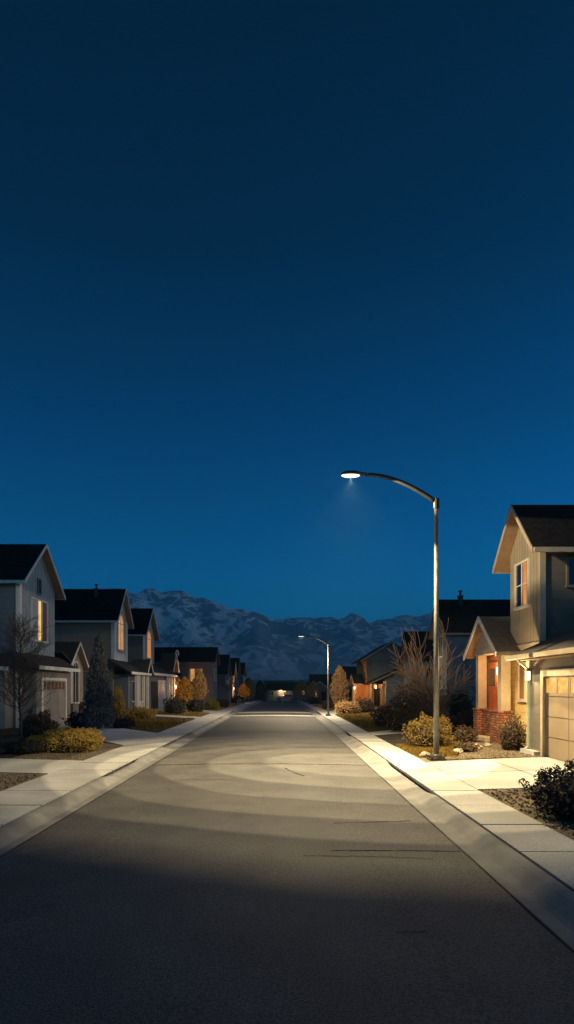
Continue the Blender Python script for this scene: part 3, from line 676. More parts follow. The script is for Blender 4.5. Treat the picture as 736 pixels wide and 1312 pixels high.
# ------------------------------------------------------------------ left houses
XL = -14.1
zl = g(-14, 33)
h = thing('suburban_house', 'blue-grey two-storey house with glowing yellow gable window, nearest on the left', 'house', (XL, 31, zl), 'houses along the street')
gable(h, XL, 1, 30.8, 35.6, zl-.1, 10.65, .92, 14, 'slate_siding', ov=.45, fo=.5, trim='white', front=('board_blue', 4.0))
b = MB(); b.box(XL+.04, XL+.09, 30.78, 30.98, zl, 8.0); b.box(XL-.14, XL+.038, 30.74, 30.797, zl, 8.0); b.build('corner_board', 'white', h)
window(h, 'x', XL+.035, 1, 32.15, 34.4, 5.0, 7.45, nv=2, nh=0, fr=.08, panes=['garage_white', 'lit_yellow', 'glass_brown'])
window(h, 'x', XL+.035, 1, 33.0, 33.5, 7.75, 8.65, 'glass', nv=0, fr=.06, frame='taupe_stucco')
# projecting garage
MB().box(XL+.04, XL+.9, 30.9, 35.9, zl-.1, 3.3).build('garage_wall', 'taupe_stucco', h)
MB().prism([(XL+.04, 4.25), (XL+1.3, 3.5), (XL+1.3, 3.38), (XL+.04, 3.38)], 'y', 30.3, 36.3).build('garage_roof', 'roof_dim', h)
MB().box(XL+1.302, XL+1.38, 30.3, 36.3, 3.32, 3.52).build('gutter', 'white', h)
garage_door(h, XL+.9, 1, 31.6, 34.9, zl+.02, 2.75, 'garage_dim', 'white', 3, 4, 'glass_brown')
# camera-side extension with panelled wall
MB().box(-24, XL-.3, 29.9, 30.79, zl-.1, 3.4).build('side_extension', 'garage_dim', h)
MB().prism([(29.6, 3.45), (30.78, 4.2), (30.78, 4.05), (29.6, 3.3)], 'x', -24, XL).build('side_roof', 'roof_dim', h)
b = MB()
for zz in (1.0, 1.7, 2.4): b.box(-24, XL-.32, 29.87, 29.898, zz, zz+.03)
for xx in (-17.5, -15.9): b.box(xx, xx+.03, 29.865, 29.898, zl, 3.35)
b.build('panel_line', 'taupe_stucco', h)
MB().box(-24, XL+.02, 29.5, 29.598, 3.24, 3.44).build('side_gutter', 'white', h)
# entry wing
gable(h, -14.0, 1, 37.3, 40.5, zl-.1, 5.45, .95, 12, 'brown_stucco', ov=.3, fo=.35, roof='roof_dim', trim='white')
arch_window(h, -14.0, 1, 38.3, 39.5, 1.3, 4.1, 'glass')
b = MB(); b.tube([(-13.9, 37.9, zl), (-13.9, 37.9, 3.8)], .09, 6); b.tube([(-13.9, 37.5, zl), (-13.9, 37.5, 3.6)], .09, 6); b.build('porch_column', 'white', h)
MB().box(-13.95, -13.5, 37.2, 38.2, zl, 1.3).build('brick_pier', 'brick_grey', h); MB().box(-13.95, -13.6, 39.6, 40.2, zl, 1.35).build('brick_pier', 'brick', h)
MB().box(-24, -14.2, 35.61, 37.29, zl-.1, 4.0).build('link_wall', 'brown_stucco', h)
MB().prism([(35.6, 4.6), (37.2, 4.05), (37.2, 3.95), (35.6, 4.5)], 'x', -24, -13.6).build('link_roof', 'roof_dim', h)

zl2 = g(-14, 50)
h = thing('suburban_house', 'brown stucco house with roof vent and tall dimly lit gable window, second on the left', 'house', (XL, 48.2, zl2), 'houses along the street')
gable(h, XL, 1, 48.2, 52.2, zl2-.1, 10.95, 1.22, 16, 'brown_stucco', ov=.5, fo=.5, trim='white', front=('tan', 4.6))
b = MB(); b.box(XL-.2, XL+.1, 48.13, 48.197, 4.5, 8.2); b.box(XL+.04, XL+.1, 48.19, 48.7, 4.5, 8.2); b.build('corner_board', 'white', h); MB().box(XL+.04, XL+.1, 51.6, 52.24, 4.5, 8.2).build('corner_board', 'white', h)
arch_window(h, XL+.035, 1, 49.2, 50.9, 5.6, 8.7, 'lit_dim'); MB().box(XL+.037, XL+.12, 48.8, 51.4, 4.6, 5.3).build('sill_panel', 'white', h)
vent(h, -16.0, 49.6, 10.6)
# entry porch with small pediment
MB().prism([(XL+.04, 4.7), (XL+2.0, 3.6), (XL+2.0, 3.46), (XL+.04, 4.5)], 'y', 46.2, 53.2).build('porch_roof', 'roof_dim', h)
MB().box(XL+2.002, XL+2.08, 46.2, 53.2, 3.42, 3.62).build('gutter', 'white', h)
MB().prism(chevron(51.4, 52.4, 53.4, 4.9, 1.1, .14), 'x', XL+.6, XL+2.15).build('pediment', 'roof_dim', h)
MB().prism(chevron(51.36, 52.4, 53.44, 4.92, 1.1, .2), 'x', XL+2.152, XL+2.2).build('bargeboard', 'white', h)
for y_ in (48.9, 49.6, 51.3, 52.9):
    MB().box(XL+1.6, XL+1.85, y_, y_+.22, zl2, 3.46).build('porch_post', 'white', h)
MB().box(XL+.04, XL+1.2, 48.3, 52.1, zl2, 3.45).build('porch_wall', 'slate_siding', h)
window(h, 'x', XL+1.2, 1, 49.2, 50.5, 1.1, 2.9, 'glass')
b = MB(); b.box(XL+1.7, XL+1.76, 49.85, 51.28, 1.05, 1.12); [b.box(XL+1.7, XL+1.75, 49.9+.2*k, 49.94+.2*k, zl2+.2, 1.05) for k in range(7)]; b.build('railing', 'white', h)

zl3 = g(-14, 60)
h = thing('suburban_house', 'olive-grey house with half-open garage and dimly lit arched window, third on the left', 'house', (XL, 58, zl3), 'houses along the street')
gable(h, XL, 1, 58.2, 63.4, zl3-.1, 10.7, 1.0, 12, 'olive_siding', ov=.45, fo=.5, trim='white', front=('tan', 4.4))
MB().box(XL+.04, XL+.1, 58.16, 58.7, 4.4, 7.6).build('corner_board', 'white', h)
arch_window(h, XL+.035, 1, 59.8, 61.6, 5.4, 8.3, 'lit_orange')
MB().box(XL+.04, XL+1.6, 54.6, 63.8, zl3-.1, 3.5).build('garage_wall', 'slate_siding', h)
MB().prism([(XL+.04, 4.9), (XL+2.1, 3.7), (XL+2.1, 3.52), (XL+.04, 4.6)], 'y', 54.0, 65.6).build('garage_roof', 'roof_dim', h)
MB().box(XL+2.102, XL+2.2, 54.0, 65.6, 3.48, 3.72).build('gutter', 'white', h)
MB().box(XL+1.602, XL+1.63, 55.0, 57.9, zl3, 2.9).build('garage_shade_panel', 'dark', h)  # black panel on the wall stands in for the shaded garage interior
garage_door(h, XL+1.6, 1, 58.1, 61.4, zl3, 2.9, 'garage_white', 'white', 3, 4)
for y_ in (62.2, 63.6, 65.2):
    MB().box(XL+1.7, XL+1.95, y_, y_+.3, zl3, 3.5).build('porch_post', 'white', h)
MB().prism(chevron(63.0, 64.6, 66.2, 6.2, 1.2, .16), 'x', XL+.6, XL+2.25).build('porch_gable', 'roof_dim', h)
MB().prism(chevron(62.95, 64.6, 66.25, 6.22, 1.2, .22), 'x', XL+2.252, XL+2.32).build('bargeboard', 'white', h)
b = MB()
for zz in (4.9, 6.0): b.tube([(XL+2.35, 64.6+.9*math.cos(a), zz+.5*math.sin(a)) for a in [math.pi*i/8 for i in range(9)]], .05, 5)
b.build('gable_bracket', 'white', h)
MB().box(-13.6, -11.7, 66.4, 69, zl3-.1, 2.9).build('brick_wing', 'brick', h)
MB().prism([(-13.9, 2.9), (-11.4, 2.9), (-12.0, 3.7), (-13.3, 3.7)], 'y', 66.1, 69.2).build('wing_roof', 'roof_dim', h)
lantern('wall_lantern', 'small lantern on the orange brick wing of the third left house', -12.3, 66.0, 2.2, 1, 220, 1.2, (1, .5, .2))

zz4 = g(-10, 75)
h = thing('suburban_house', 'taupe house with wide black roof behind the two amber trees on the left', 'house', (-9, 75, zz4), 'houses along the street')
gable(h, -9.0, 1, 75, 80.2, zz4-.1, 7.75, .72, 9, 'taupe_stucco', ov=.4, fo=.4, trim='taupe_stucco')
window(h, 'y', 75, -1, -15.0, -13.0, 2.6, 4.2, 'glass', frame='taupe_stucco'); window(h, 'y', 75, -1, -12.2, -10.2, 3.0, 4.8, 'lit_dim', nv=1, frame='taupe_stucco')
window(h, 'x', -9.0, 1, 76.5, 78.6, 3.2, 4.8, 'glass')
def far_house(x, y0, y1, zr_, sl_, wall, label, winmat, cl='taupe_stucco', dep=9):
    zb_ = g(x, y0); h = thing('suburban_house', label, 'house', (x, y0, zb_), 'houses along the street')
    s_ = 1 if x < 0 else -1
    gable(h, x, s_, y0, y1, zb_-.1, zr_, sl_, dep, wall, ov=.35, fo=.35, trim=cl)
    ym = (y0+y1)/2
    window(h, 'x', x, s_, ym-.9, ym+.9, zb_+3.6, zb_+5.0, winmat, frame=cl)
    window(h, 'x', x, s_, ym-1.6, ym+.2, zb_+.9, zb_+2.2, 'glass', frame=cl)
    window(h, 'y', y0, -1, x-s_*1.4, x-s_*2.6, zb_+1.0, zb_+2.3, winmat, frame=cl)
    MB().box(x+s_*.002, x+s_*.05, ym+.7, ym+1.6, zb_, zb_+2.1).build('door', 'wood', h)
    return h
h = far_house(-8.4, 86, 92, 7.4, .95, 'slate_siding', 'dark slate house with small front gable, fifth on the left', 'glass')
gable_y(h, -10.2, -7.6, 82.5, 85.99, g(-9, 84)-.1, 3.4, -8.9, .8, 'slate_siding', roof='roof_dim', trim='taupe_stucco')
far_house(-8.2, 96, 100.5, 6.6, .9, 'orange_wall', 'narrow orange-brown gabled house, sixth on the left', 'lit_orange', 'white')
far_house(-8.2, 104, 111, 7.8, .9, 'slate_siding', 'grey house with tall plain roof, seventh on the left', 'glass')
far_house(-7.8, 116, 122, 7.4, .8, 'taupe_stucco', 'furthest dim taupe house on the left side', 'lit_dim', 'white')
lantern('wall_lantern', 'small lantern on the narrow orange-brown house far left', -8.2, 96.6, 1.9, 1, 150, 1.3, (1, .55, .22))

# ------------------------------------------------------------------ street lamps
NADIR = -1
def street_lamp(label, x, y, zb, sc_, arm, hgt, lens, power, colr):
    t = thing('street_lamp', label, 'street lamp', (x, y, zb), 'curved-arm street lamps on the right')
    b = MB(); b.box(x-.24*sc_, x+.24*sc_, y-.24*sc_, y+.24*sc_, zb-.05, zb+.06); b.tube([(x, y, zb+.06), (x, y, zb+.16), (x, y, zb+.2)], [.2*sc_, .16*sc_, .1*sc_], 14)
    for i in (-1, 1):
        for j in (-1, 1): b.tube([(x+i*.18*sc_, y+j*.18*sc_, zb+.06), (x+i*.18*sc_, y+j*.18*sc_, zb+.12)], .03*sc_, 6)
    b.build('base_plate', 'head', t)
    zt = zb+hgt
    MB().tube([(x, y, zb+.06), (x, y, zt-.15)], [.09*sc_, .062*sc_], 16).build('pole', 'pole', t, smooth=True)
    MB().tube([(x, y, zt-.22*sc_), (x, y, zt+.08*sc_)], .095*sc_, 12).build('pole_cap', 'head', t)
    # arm: springs from the cap, curves up and over towards the street
    P = []
    rise = arm*.33
    for i in range(15):
        u = i/14; P.append((x-arm*.84*u, y, zt-.02+rise*math.sin(u*math.pi/2)**.92))
    xe = P[-1][0]; zz = P[-1][2]
    MB().tube(P, [.075*sc_-.02*sc_*i/14 for i in range(15)], 10).build('arm', 'head', t, smooth=True)
    hx = x-arm
    hb = MB()
    prof = [(-.36, .02, .02), (-.3, .12, .07), (-.15, .17, .11), (.05, .17, .115), (.22, .12, .085), (.36, .08, .06), (.5, .065, .05)]
    k = sc_
    rings = []
    for (dx, wy, hz) in prof:
        rings.append([(hx+dx*k, y+wy*k*math.cos(a), zz+.0+(hz*k*math.sin(a) if math.sin(a) > 0 else .28*hz*k*math.sin(a))) for a in [2*math.pi*i/14 for i in range(14)]])
    vs = [p for r_ in rings for p in r_]; n = 14
    fs = [(i*n+q, i*n+(q+1) % n, (i+1)*n+(q+1) % n, (i+1)*n+q) for i in range(len(prof)-1) for q in range(n)]+[tuple(range(n)), tuple((len(prof)-1)*n+q for q in range(n))]
    hd = hb.add(vs, fs).build('lamp_head', 'head', t, smooth=True)
    lb = MB().blob((hx-.06*k, y, zz-.03*k), (.29*k, .13*k, .055*k), 16, 8, 0)
    lb.v = [(a_, b_, min(c_, zz-.028*k)) for a_, b_, c_ in lb.v]
    lb.build('lens', lens, hd, smooth=True)
    l = bpy.data.lights.new('lamp_light', 'POINT'); l.energy = power; l.color = colr; l.shadow_soft_size = 0
    l.use_nodes = True; T = l.node_tree; N = T.nodes; L = T.links
    em = [q for q in N if q.type == 'EMISSION'][0]
    tcn = N.new('ShaderNodeTexCoord'); s_ = N.new('ShaderNodeSeparateXYZ'); L.new(tcn.outputs['Normal'], s_.inputs[0])
    ac = N.new('ShaderNodeMath'); ac.operation = 'MULTIPLY'; ac.inputs[1].default_value = NADIR; L.new(s_.outputs[2], ac.inputs[0])
    cr = N.new('ShaderNodeValToRGB'); nn = N.new('ShaderNodeTexNoise'); nn.inputs['Scale'].default_value = 2.2; nn.inputs['Detail'].default_value = 2; L.new(tcn.outputs['Normal'], nn.inputs['Vector'])
    ma = N.new('ShaderNodeMath'); ma.operation = 'MULTIPLY_ADD'; L.new(nn.outputs[0], ma.inputs[0]); ma.inputs[1].default_value = .04; ma.inputs[2].default_value = -.02
    sm = N.new('ShaderNodeMath'); L.new(ac.outputs[0], sm.inputs[0]); L.new(ma.outputs[0], sm.inputs[1])
    L.new(sm.outputs[0], cr.inputs[0]); cr.color_ramp.interpolation = 'LINEAR'
    # lamp strength against cos(angle from nadir): made-up ring steps band the light pool
    rr = [(0.0, 0), (.045, .0), (.06, .15), (.34, .15), (.41, .01), (.61, .01)]
    RAD = (10.4, 9.2, 7.8, 6.2, 4.5, 2.6, 0); LEV = (.085, .16, .27, .42, .66, 1.0); cs = lambda q: 9/math.hypot(9, q)
    for k_ in range(6):
        c0, c1, sf = cs(RAD[k_]), cs(RAD[k_+1]), (.007 if k_ == 0 else .0028)
        rr.append((c0+sf, LEV[k_]/c0**3))
        if k_ < 5: rr.append((c1-.0028, LEV[k_]/c1**3))
        else: rr.append((1.0, LEV[k_]))
    if sc_ < 1: rr = [(0, 0), (.045, 0), (.1, .22), (.16, .5), (.35, .55), (.7, .7), (1, .8)]
    e = cr.color_ramp.elements
    while len(e) < len(rr): e.new(.5)
    for i, (p, v) in enumerate(rr): e[i].position = p; e[i].color = (v, v, v, 1)
    L.new(cr.outputs[0], em.inputs['Strength'])
    lo = bpy.data.objects.new('lamp_light', l); col.objects.link(lo); lo.parent = t; lo.location = (hx-.05*k-x, 0, zz-.13*k-zb)
    return t
street_lamp('tall curved-arm street lamp with glowing head beside the brick-porch driveway', 4.8, 17.8, g(4.8, 17.8), 1.0, 2.6, 8.02, 'lens', LAMP_W, LAMP_COL)
street_lamp('smaller distant curved-arm street lamp on the pavement near the ochre tree', 3.62, 44.5, .122, .8, 2.05, 5.55, 'lens2', 7000, (1, .8, .5))

# ------------------------------------------------------------------ plants
def leaves(mb, c, r, n, size, seed, shape=lambda d, k: (d, 1), shell=.55, amp=.22, fr=2.2, zflat=None):
    rnd = random.Random(seed)
    for _ in range(n):
        d = Vector((rnd.gauss(0, 1), rnd.gauss(0, 1), rnd.gauss(0, 1))).normalized()
        k = 1+amp*noise.noise(d*fr+Vector((seed*1.7, seed*.9, 3)))+.09*noise.noise(d*7+Vector((seed, 0, 0)))
        t = (shell+(1-shell)*rnd.random()**.5)*k
        p = Vector((c[0]+d.x*r[0]*t*shape(d, 0)[1], c[1]+d.y*r[1]*t*shape(d, 0)[1], c[2]+d.z*r[2]*t))
        if zflat is not None and p.z < zflat: p.z = zflat+rnd.random()*.08
        a = Vector((rnd.gauss(0, 1), rnd.gauss(0, 1), rnd.gauss(0, 1))).normalized(); bq = a.orthogonal().normalized()
        s1 = size*rnd.uniform(.6, 1.4); s2 = s1*.5
        mb.add([p-a*s1, p+bq*s2, p+a*s1, p-bq*s2], [(0, 1, 2, 3)])
def shrub(name, label, x, y, rx_, ry_, h_, m, n=2600, size=.045, seed=1, cat='shrub', group='shrubs in the front gardens', amp=.22, z=None, core='l_dark'):
    zb = g(x, y) if z is None else z
    t = thing(name, label, cat, (x, y, zb), group)
    b = MB(); leaves(b, (x, y, zb+h_*.42), (rx_, ry_, h_*.58), n, size, seed, amp=amp, zflat=zb+.02)
    rs = random.Random(seed+9)
    for _ in range(26):
        a = rs.random()*6.283; e_ = rs.uniform(.15, 1.35); r_ = rs.uniform(.95, 1.22)
        c_ = Vector((x+rx_*r_*math.cos(a)*math.cos(e_), y+ry_*r_*math.sin(a)*math.cos(e_), zb+h_*.42+h_*.58*r_*math.sin(e_)))
        leaves(b, c_, (rx_*.13, ry_*.13, h_*.12), max(6, n//160), size, seed+_+100, shell=.1)
    b.build('foliage', m, t, recalc=False)
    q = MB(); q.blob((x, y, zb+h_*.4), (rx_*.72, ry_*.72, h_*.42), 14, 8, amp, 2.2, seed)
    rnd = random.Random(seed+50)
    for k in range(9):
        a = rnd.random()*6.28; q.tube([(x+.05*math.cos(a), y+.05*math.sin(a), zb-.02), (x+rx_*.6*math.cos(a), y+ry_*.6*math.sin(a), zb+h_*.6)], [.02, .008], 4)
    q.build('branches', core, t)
    return t
# right
shrub('round_shrub', 'golden rounded shrub beside the base of the tall street lamp', 5.45, 21.3, .84, .8, 1.12, 'l_gold', 5200, .035, 11)
shrub('round_shrub', 'dark rounded shrub against the cream wall beside the brick porch', 8.02, 19.95, .44, .5, 1.1, 'l_brown', 3000, .035, 12)
shrub('round_shrub', 'large near-black shrub on gravel at the right edge, nearest to us', 5.15, 10.0, .78, .7, .88, 'l_dark', 6500, .03, 13)
shrub('low_shrub', 'low dark plant among the stones between lamp and porch', 6.35, 19.8, .42, .35, .3, 'l_brown', 1200, .035, 14)
shrub('low_shrub', 'small dark shrub at the left foot of the brick pier', 7.35, 22.9, .45, .4, .6, 'l_brown', 1400, .04, 15)
shrub('spreading_shrub', 'big dark spreading shrub left of the bare tree', 6.6, 29.0, 1.35, 1.1, 1.75, 'l_brown', 5200, .055, 16, amp=.4)
shrub('spreading_shrub', 'tall dark shrub mass directly under the bare tree', 8.2, 33.5, 1.6, 1.2, 2.3, 'l_dark', 4200, .065, 17, amp=.4)
shrub('spreading_shrub', 'low dark shrub at the lawn edge in front of the spreading shrub', 5.9, 32.5, .8, .9, 1.1, 'l_brown', 2400, .05, 18, amp=.35)
shrub('conical_shrub', 'dark pointed shrub between the bare tree and the brick porch', 9.7, 31.0, .6, .6, 1.9, 'l_dark', 2600, .055, 19)
shrub('round_shrub', 'dark bush behind the golden shrub near the blue-grey house wall', 8.8, 27.0, .8, .7, .95, 'l_dark', 2600, .05, 20)
shrub('mound_shrub', 'ochre mound at the driveway below the ochre columnar tree', 5.5, 47.5, 1.15, 1.2, 1.0, 'l_ochre', 2600, .06, 21)
shrub('mound_shrub', 'dark brown mound right of the ochre mound by the driveway', 6.9, 48.5, .95, 1.0, 1.15, 'l_brown', 2200, .06, 22)
shrub('low_shrub', 'small brown shrub at the pavement under the far street lamp', 4.9, 60, .7, .7, .8, 'l_brown', 900, .07, 23)
shrub('low_shrub', 'small brown shrub in front of the small far gabled house', 5.0, 88, 1.0, 1.0, 1.0, 'l_brown', 800, .09, 24)
# left
shrub('mound_shrub', 'golden mounded shrub beside the first driveway at the left', -7.45, 20.1, 1.2, .85, .78, 'l_mustard', 7000, .03, 31)
shrub('round_shrub', 'grey-brown rounded shrub behind the thin bare tree', -9.55, 22.6, .72, .7, 1.15, 'l_brown', 4200, .035, 32)
shrub('low_shrub', 'low dark shrub at the foot of the thin bare tree', -8.6, 19.2, .7, .5, .42, 'l_dark', 2200, .03, 33)
shrub('low_shrub', 'low dark shrub left of the dark evergreen', -10.6, 30.6, .9, .7, .8, 'l_dark', 2000, .05, 34)
shrub('low_shrub', 'low dark ground shrub right of the dark evergreen', -8.7, 31.0, .8, .7, .5, 'l_dark', 2000, .045, 35)
shrub('columnar_shrub', 'narrow golden column shrub between the evergreen and the white porch posts', -10.8, 38.0, .42, .42, 1.95, 'l_mustard', 2400, .045, 36)
shrub('mound_shrub', 'amber mound shrub below the white porch posts', -9.5, 38.5, 1.1, .9, .8, 'l_mustard', 3000, .05, 37)
shrub('round_shrub', 'dark round shrub in front of the third left house', -8.55, 46.0, .85, .8, 1.35, 'l_dark', 2600, .055, 38)
shrub('round_shrub', 'dark round shrub below the amber trees', -7.55, 50.5, .8, .8, 1.15, 'l_dark', 2200, .06, 39)
shrub('round_shrub', 'olive-yellow shrub right of the amber trees', -6.9, 57.0, .7, .7, .95, 'l_olive', 1800, .06, 40)
shrub('round_shrub', 'dark low shrub in front of the fifth left house', -6.9, 66, .9, .9, .9, 'l_dark', 1200, .08, 41)
shrub('round_shrub', 'small dark shrub at the far left kerb near the narrow orange-brown house', -6.9, 90, 1.1, 1.1, 1.1, 'l_dark', 900, .1, 42)
def leafy_tree(label, x, y, wd, h_, z_low, m, n, size, seed, name='deciduous_tree', bark='bark', cone=False):
    zb = g(x, y); t = thing(name, label, 'tree', (x, y, zb), 'trees in the front gardens')
    MB().tube([(x, y, zb-.05), (x+.03, y, zb+h_*.5), (x, y, zb+h_*.9)], [.09, .06, .02], 7).build('trunk', bark, t)
    b = MB(); rnd = random.Random(seed)
    for _ in range(n):
        v = rnd.random()**.8; z = z_low+(h_-z_low)*v
        if cone: r = wd*(1-v)**.72*(.92 if v > .06 else .7)
        else: r = wd*math.sin(math.pi*min(.97, .08+.9*v))**.75*(1.08-.35*v)
        a = rnd.random()*6.283; k = 1+.34*noise.noise(Vector((math.cos(a)*1.9, math.sin(a)*1.9, z*2.1+seed)))+.3*noise.noise(Vector((math.cos(a)*5, math.sin(a)*5, z*4+seed)))
        rr_ = r*k*(.45+.55*rnd.random()**.45)
        p = Vector((x+rr_*math.cos(a), y+rr_*math.sin(a), zb+z))
        up = Vector((math.cos(a)*.6, math.sin(a)*.6, 1.0)) if cone else Vector((rnd.gauss(0, .6), rnd.gauss(0, .6), 1))
        A = (up+Vector((rnd.gauss(0, .5), rnd.gauss(0, .5), rnd.gauss(0, .5)))).normalized(); B = A.cross(Vector((rnd.gauss(0, 1), rnd.gauss(0, 1), rnd.gauss(0, 1)))).normalized()
        s1 = size*rnd.uniform(.6, 1.4); b.add([p-A*s1, p+B*s1*.45, p+A*s1, p-B*s1*.45], [(0, 1, 2, 3)])
    b.build('crown', m, t, recalc=False)
    q = MB()
    for _ in range(26):
        v = .1+.8*rnd.random(); z = z_low+(h_-z_low)*v*.8; a = rnd.random()*6.283; r = wd*.6*(1-v*.6)
        q.tube([(x, y, zb+z), (x+r*math.cos(a)*.6, y+r*math.sin(a)*.6, zb+z+r*.35), (x+r*math.cos(a), y+r*math.sin(a), zb+z+r*.9)], [.025, .015, .006], 4)
    q.build('branches', bark, t)
    return t
leafy_tree('dark grey conical evergreen tree in front of the second left house', -9.3, 29.2, .95, 5.0, .15, 'l_grey', 17000, .06, 51, 'evergreen_tree', 'bark_dark', True)
leafy_tree('shorter amber tree by the brick wing on the left', -9.1, 54.0, .9, 3.1, .6, 'l_amber', 4200, .07, 52)
leafy_tree('taller slender ochre tree right of the amber one', -7.8, 54.5, .8, 3.9, 1.0, 'l_ochre', 4200, .07, 53)
leafy_tree('tall ochre columnar tree behind the far street lamp', 5.65, 56.0, .95, 4.3, .35, 'l_ochre', 5000, .075, 54, 'columnar_tree')
leafy_tree('brown bushy tree right of the bungalow at the street end', 3.9, 112, 1.7, 4.3, .5, 'l_ochre', 2600, .14, 55)
leafy_tree('brown upright tree left of the bungalow at the street end', -6.3, 110, 1.4, 4.6, .5, 'l_ochre', 2200, .13, 56)
leafy_tree('second brown tree left of the bungalow, nearer the middle', -4.8, 127, 1.4, 4.6, .5, 'l_brown', 2000, .14, 57)
leafy_tree('small round golden tree far down the left verge', -6.6, 100, 1.1, 3.4, .8, 'l_amber', 1500, .11, 59)
leafy_tree('small ochre tree far down the right verge, nearer than the bushy one', 5.2, 94, 1.0, 3.6, .8, 'l_ochre', 1500, .11, 60)
leafy_tree('dark low tree between the first two left houses', -18.0, 44.0, 1.5, 5.6, 3.0, 'l_grey', 2500, .08, 58, bark='bark_dark')

def bare_tree(label, x, y, seed, m, trunk_h, height, spread, r0, depth, kids, style):
    zb = g(x, y); t = thing('bare_tree', label, 'tree', (x, y, zb), 'trees in the front gardens')
    rnd = random.Random(seed); tr = MB(); br = MB(); rmin = .0135 if style == 'vase' else .004
    if style == 'vase':
        P = [(x, y, zb-.05), (x+.02, y, zb+trunk_h*.5), (x, y, zb+trunk_h)]; tr.tube(P, [r0, r0*.85, r0*.75], 9)
    else:
        P = [(x+.03*math.sin(k*1.3), y, zb-.05+height*.93*k/8) for k in range(9)]; tr.tube(P, [r0*(1-.11*k) for k in range(9)], 8)
    tr.build('trunk', m, t)
    def grow(p, d, L_, r, lv):
        pts = [p]; dd = d.copy(); nseg = 5
        for i in range(nseg):
            dd = (dd+Vector((rnd.gauss(0, .09), rnd.gauss(0, .09), rnd.gauss(0, .07)+(.055 if style != 'vase' else .022)))).normalized(); pts.append(pts[-1]+dd*L_/nseg)
        br.tube(pts, [max(r*(1-.12*i), rmin) for i in range(nseg+1)], 5 if lv < 2 else 3, cap=False)
        if lv >= depth: return
        for k in range(kids if lv < 1 or style != 'vase' else 3):
            i = 1+int((k+rnd.random())/kids*(nseg-.01)); i = min(i, nseg)
            b0 = (pts[i]-pts[i-1]).normalized(); side = b0.orthogonal().normalized()
            ang = rnd.random()*6.283; q = (side*math.cos(ang)+b0.cross(side)*math.sin(ang))
            sa = R(33 if style != 'vase' else 31); nd = (b0*math.cos(sa)+q*math.sin(sa)).normalized()
            grow(pts[i], nd, L_*rnd.uniform(.42, .62), r*(1-.12*i)*.62, lv+1)
    if style == 'vase':
        n = 36; Cc = Vector((x, y, zb+trunk_h+(height-trunk_h)*.47)); Rr = Vector((spread, spread, (height-trunk_h)*.54))
        for k in range(n):
            a = 2.4*k+rnd.uniform(-.15, .15); el_ = math.asin(-.02+.97*((k+.5)/n)**1.15)
            d_ = Vector((math.cos(a)*math.cos(el_), math.sin(a)*math.cos(el_), math.sin(el_))); p_ = Vector((x, y, zb+trunk_h*rnd.uniform(.8, 1.0)))
            L_ = .2
            while L_ < 6:
                q = p_+d_*L_-Cc
                if (q.x/Rr.x)**2+(q.y/Rr.y)**2+(q.z/Rr.z)**2 > 1 and L_ > .9: break
                L_ += .05
            grow(p_, d_, L_*rnd.uniform(.85, 1.0), r0*.42, 0)
    else:
        n = 64
        for k in range(n):
            v = .26+.7*k/n; z = zb+height*.93*v; a = k*2.4+rnd.uniform(-.3, .3); el_ = R(rnd.uniform(28, 55))
            L_ = spread*(1.05-.75*abs(v-.42)**.9)*rnd.uniform(.75, 1.1)*(1 if v < .8 else .6)
            grow(Vector((x, y, z)), Vector((math.cos(a)*math.cos(el_), math.sin(a)*math.cos(el_), math.sin(el_))), L_, r0*.34*(1.2-v), 0)
    br.build('branches', m, t, recalc=False)
    return t
bare_tree('vase-shaped bare tree with pale branches behind the tall street lamp', 8.35, 32.0, 4, 'bark', .95, 4.9, 2.05, .1, 2, 7, 'vase')
bare_tree('thin leafless young tree with fine dark twigs at the far left', -9.2, 20.2, 7, 'bark_dark', 1.5, 4.9, 1.15, .055, 2, 6, 'leader')
# stones by the lamp
for k, (x, y, r, lb) in enumerate(((4.62, 18.5, .17, 'pale rounded stone left of the tall lamp base'), (5.05, 18.75, .12, 'small stone just behind the tall lamp base'), (5.95, 19.35, .16, 'pale stone left of the low dark plant'), (6.9, 20.3, .2, 'larger stone right of the low dark plant'), (7.6, 21.2, .13, 'small stone near the near brick pier'))):
    tag(MB().blob((x, y, g(x, y)+r*.4), (r, r*.8, r*.62), 14, 9, .5, 1.6, k+3).build('rock', 'rock', smooth=False), lb, 'stone', 'stones in the lamp bed')
t = thing('garden_wheel', 'small pale spoked wheel standing on the left verge far down the street', 'wheel', (-6.5, 88.5, g(-6.5, 88.5)))
zw_ = g(-6.5, 88.5)+.38
MB().tube([(-6.5+.36*math.cos(a), 88.5, zw_+.36*math.sin(a)) for a in [math.pi*2*i/16 for i in range(17)]], .05, 6).build('rim', 'tan', t)
q = MB()
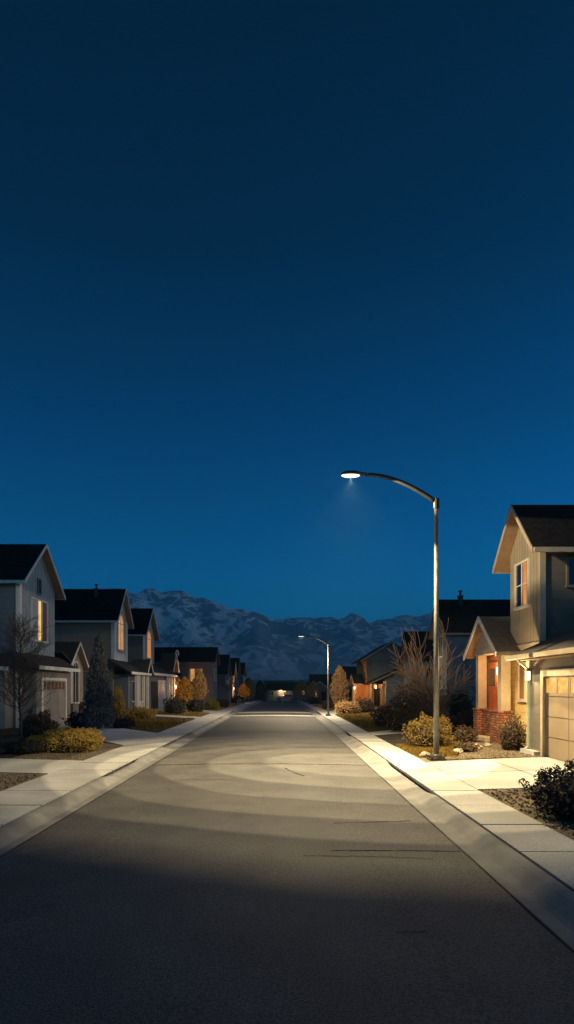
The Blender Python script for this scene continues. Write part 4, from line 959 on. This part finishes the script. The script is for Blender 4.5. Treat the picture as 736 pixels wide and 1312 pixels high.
for i in range(4): q.tube([(-6.5-.34*math.cos(i*.785), 88.5, zw_-.34*math.sin(i*.785)), (-6.5+.34*math.cos(i*.785), 88.5, zw_+.34*math.sin(i*.785))], .02, 5)
q.build('spokes', 'tan', t)
t = thing('letterbox', 'dark letterbox on a post left of the small pale wheel', 'letterbox', (-7.2, 88, g(-7.2, 88)))
zw_ = g(-7.2, 88); MB().box(-7.26, -7.14, 87.94, 88.06, zw_, zw_+1.0).build('post', 'bark_dark', t)
MB().prism([(-7.36, zw_+1.0), (-7.04, zw_+1.0), (-7.04, zw_+1.2), (-7.1, zw_+1.3), (-7.3, zw_+1.3), (-7.36, zw_+1.2)], 'y', 87.7, 88.3).build('box', 'head', t)
# ------------------------------------------------------------------ blue car at the end of the street
cy, cx = 119.5, 1.0; zc_ = gz(cy)+.06
c = thing('parked_car', 'blue car parked across the end of the street before the bungalow', 'car', (cx, cy, zc_))
prof = [(-2.15, .35), (-2.2, .75), (-1.5, .95), (-.8, 1.0), (-.3, 1.42), (.9, 1.45), (1.6, 1.02), (2.15, .92), (2.2, .4), (1.75, .3), (-1.75, .3)]
MB().prism([(cx+u, zc_+v) for u, v in prof], 'y', cy-.85, cy+.85).build('body', 'car_paint', c)
MB().prism([(cx+u, zc_+v) for u, v in [(-.68, 1.02), (-.25, 1.36), (.85, 1.39), (1.4, 1.03)]], 'y', cy-.862, cy-.852).build('side_window', 'glass', c)
for dx in (-1.35, 1.35):
    for sg in (-1, 1):
        wv = [(cx+dx, cy+sg*.72, zc_+.32), (cx+dx, cy+sg*.9, zc_+.32)]
        wh = MB().tube(wv, .32, 16).build('wheel', 'rubber', c); MB().tube([(cx+dx, cy+sg*.9, zc_+.32), (cx+dx, cy+sg*.915, zc_+.32)], .19, 12).build('rim', 'pole', wh)
MB().box(cx-2.215, cx-2.19, cy-.75, cy-.45, zc_+.62, zc_+.74).build('headlight', 'white', c); MB().box(cx-2.215, cx-2.19, cy+.45, cy+.75, zc_+.62, zc_+.74).build('headlight', 'white', c)
for o in bpy.data.objects:
    for k in ('_sub', '_org'):
        if k in o: del o[k]
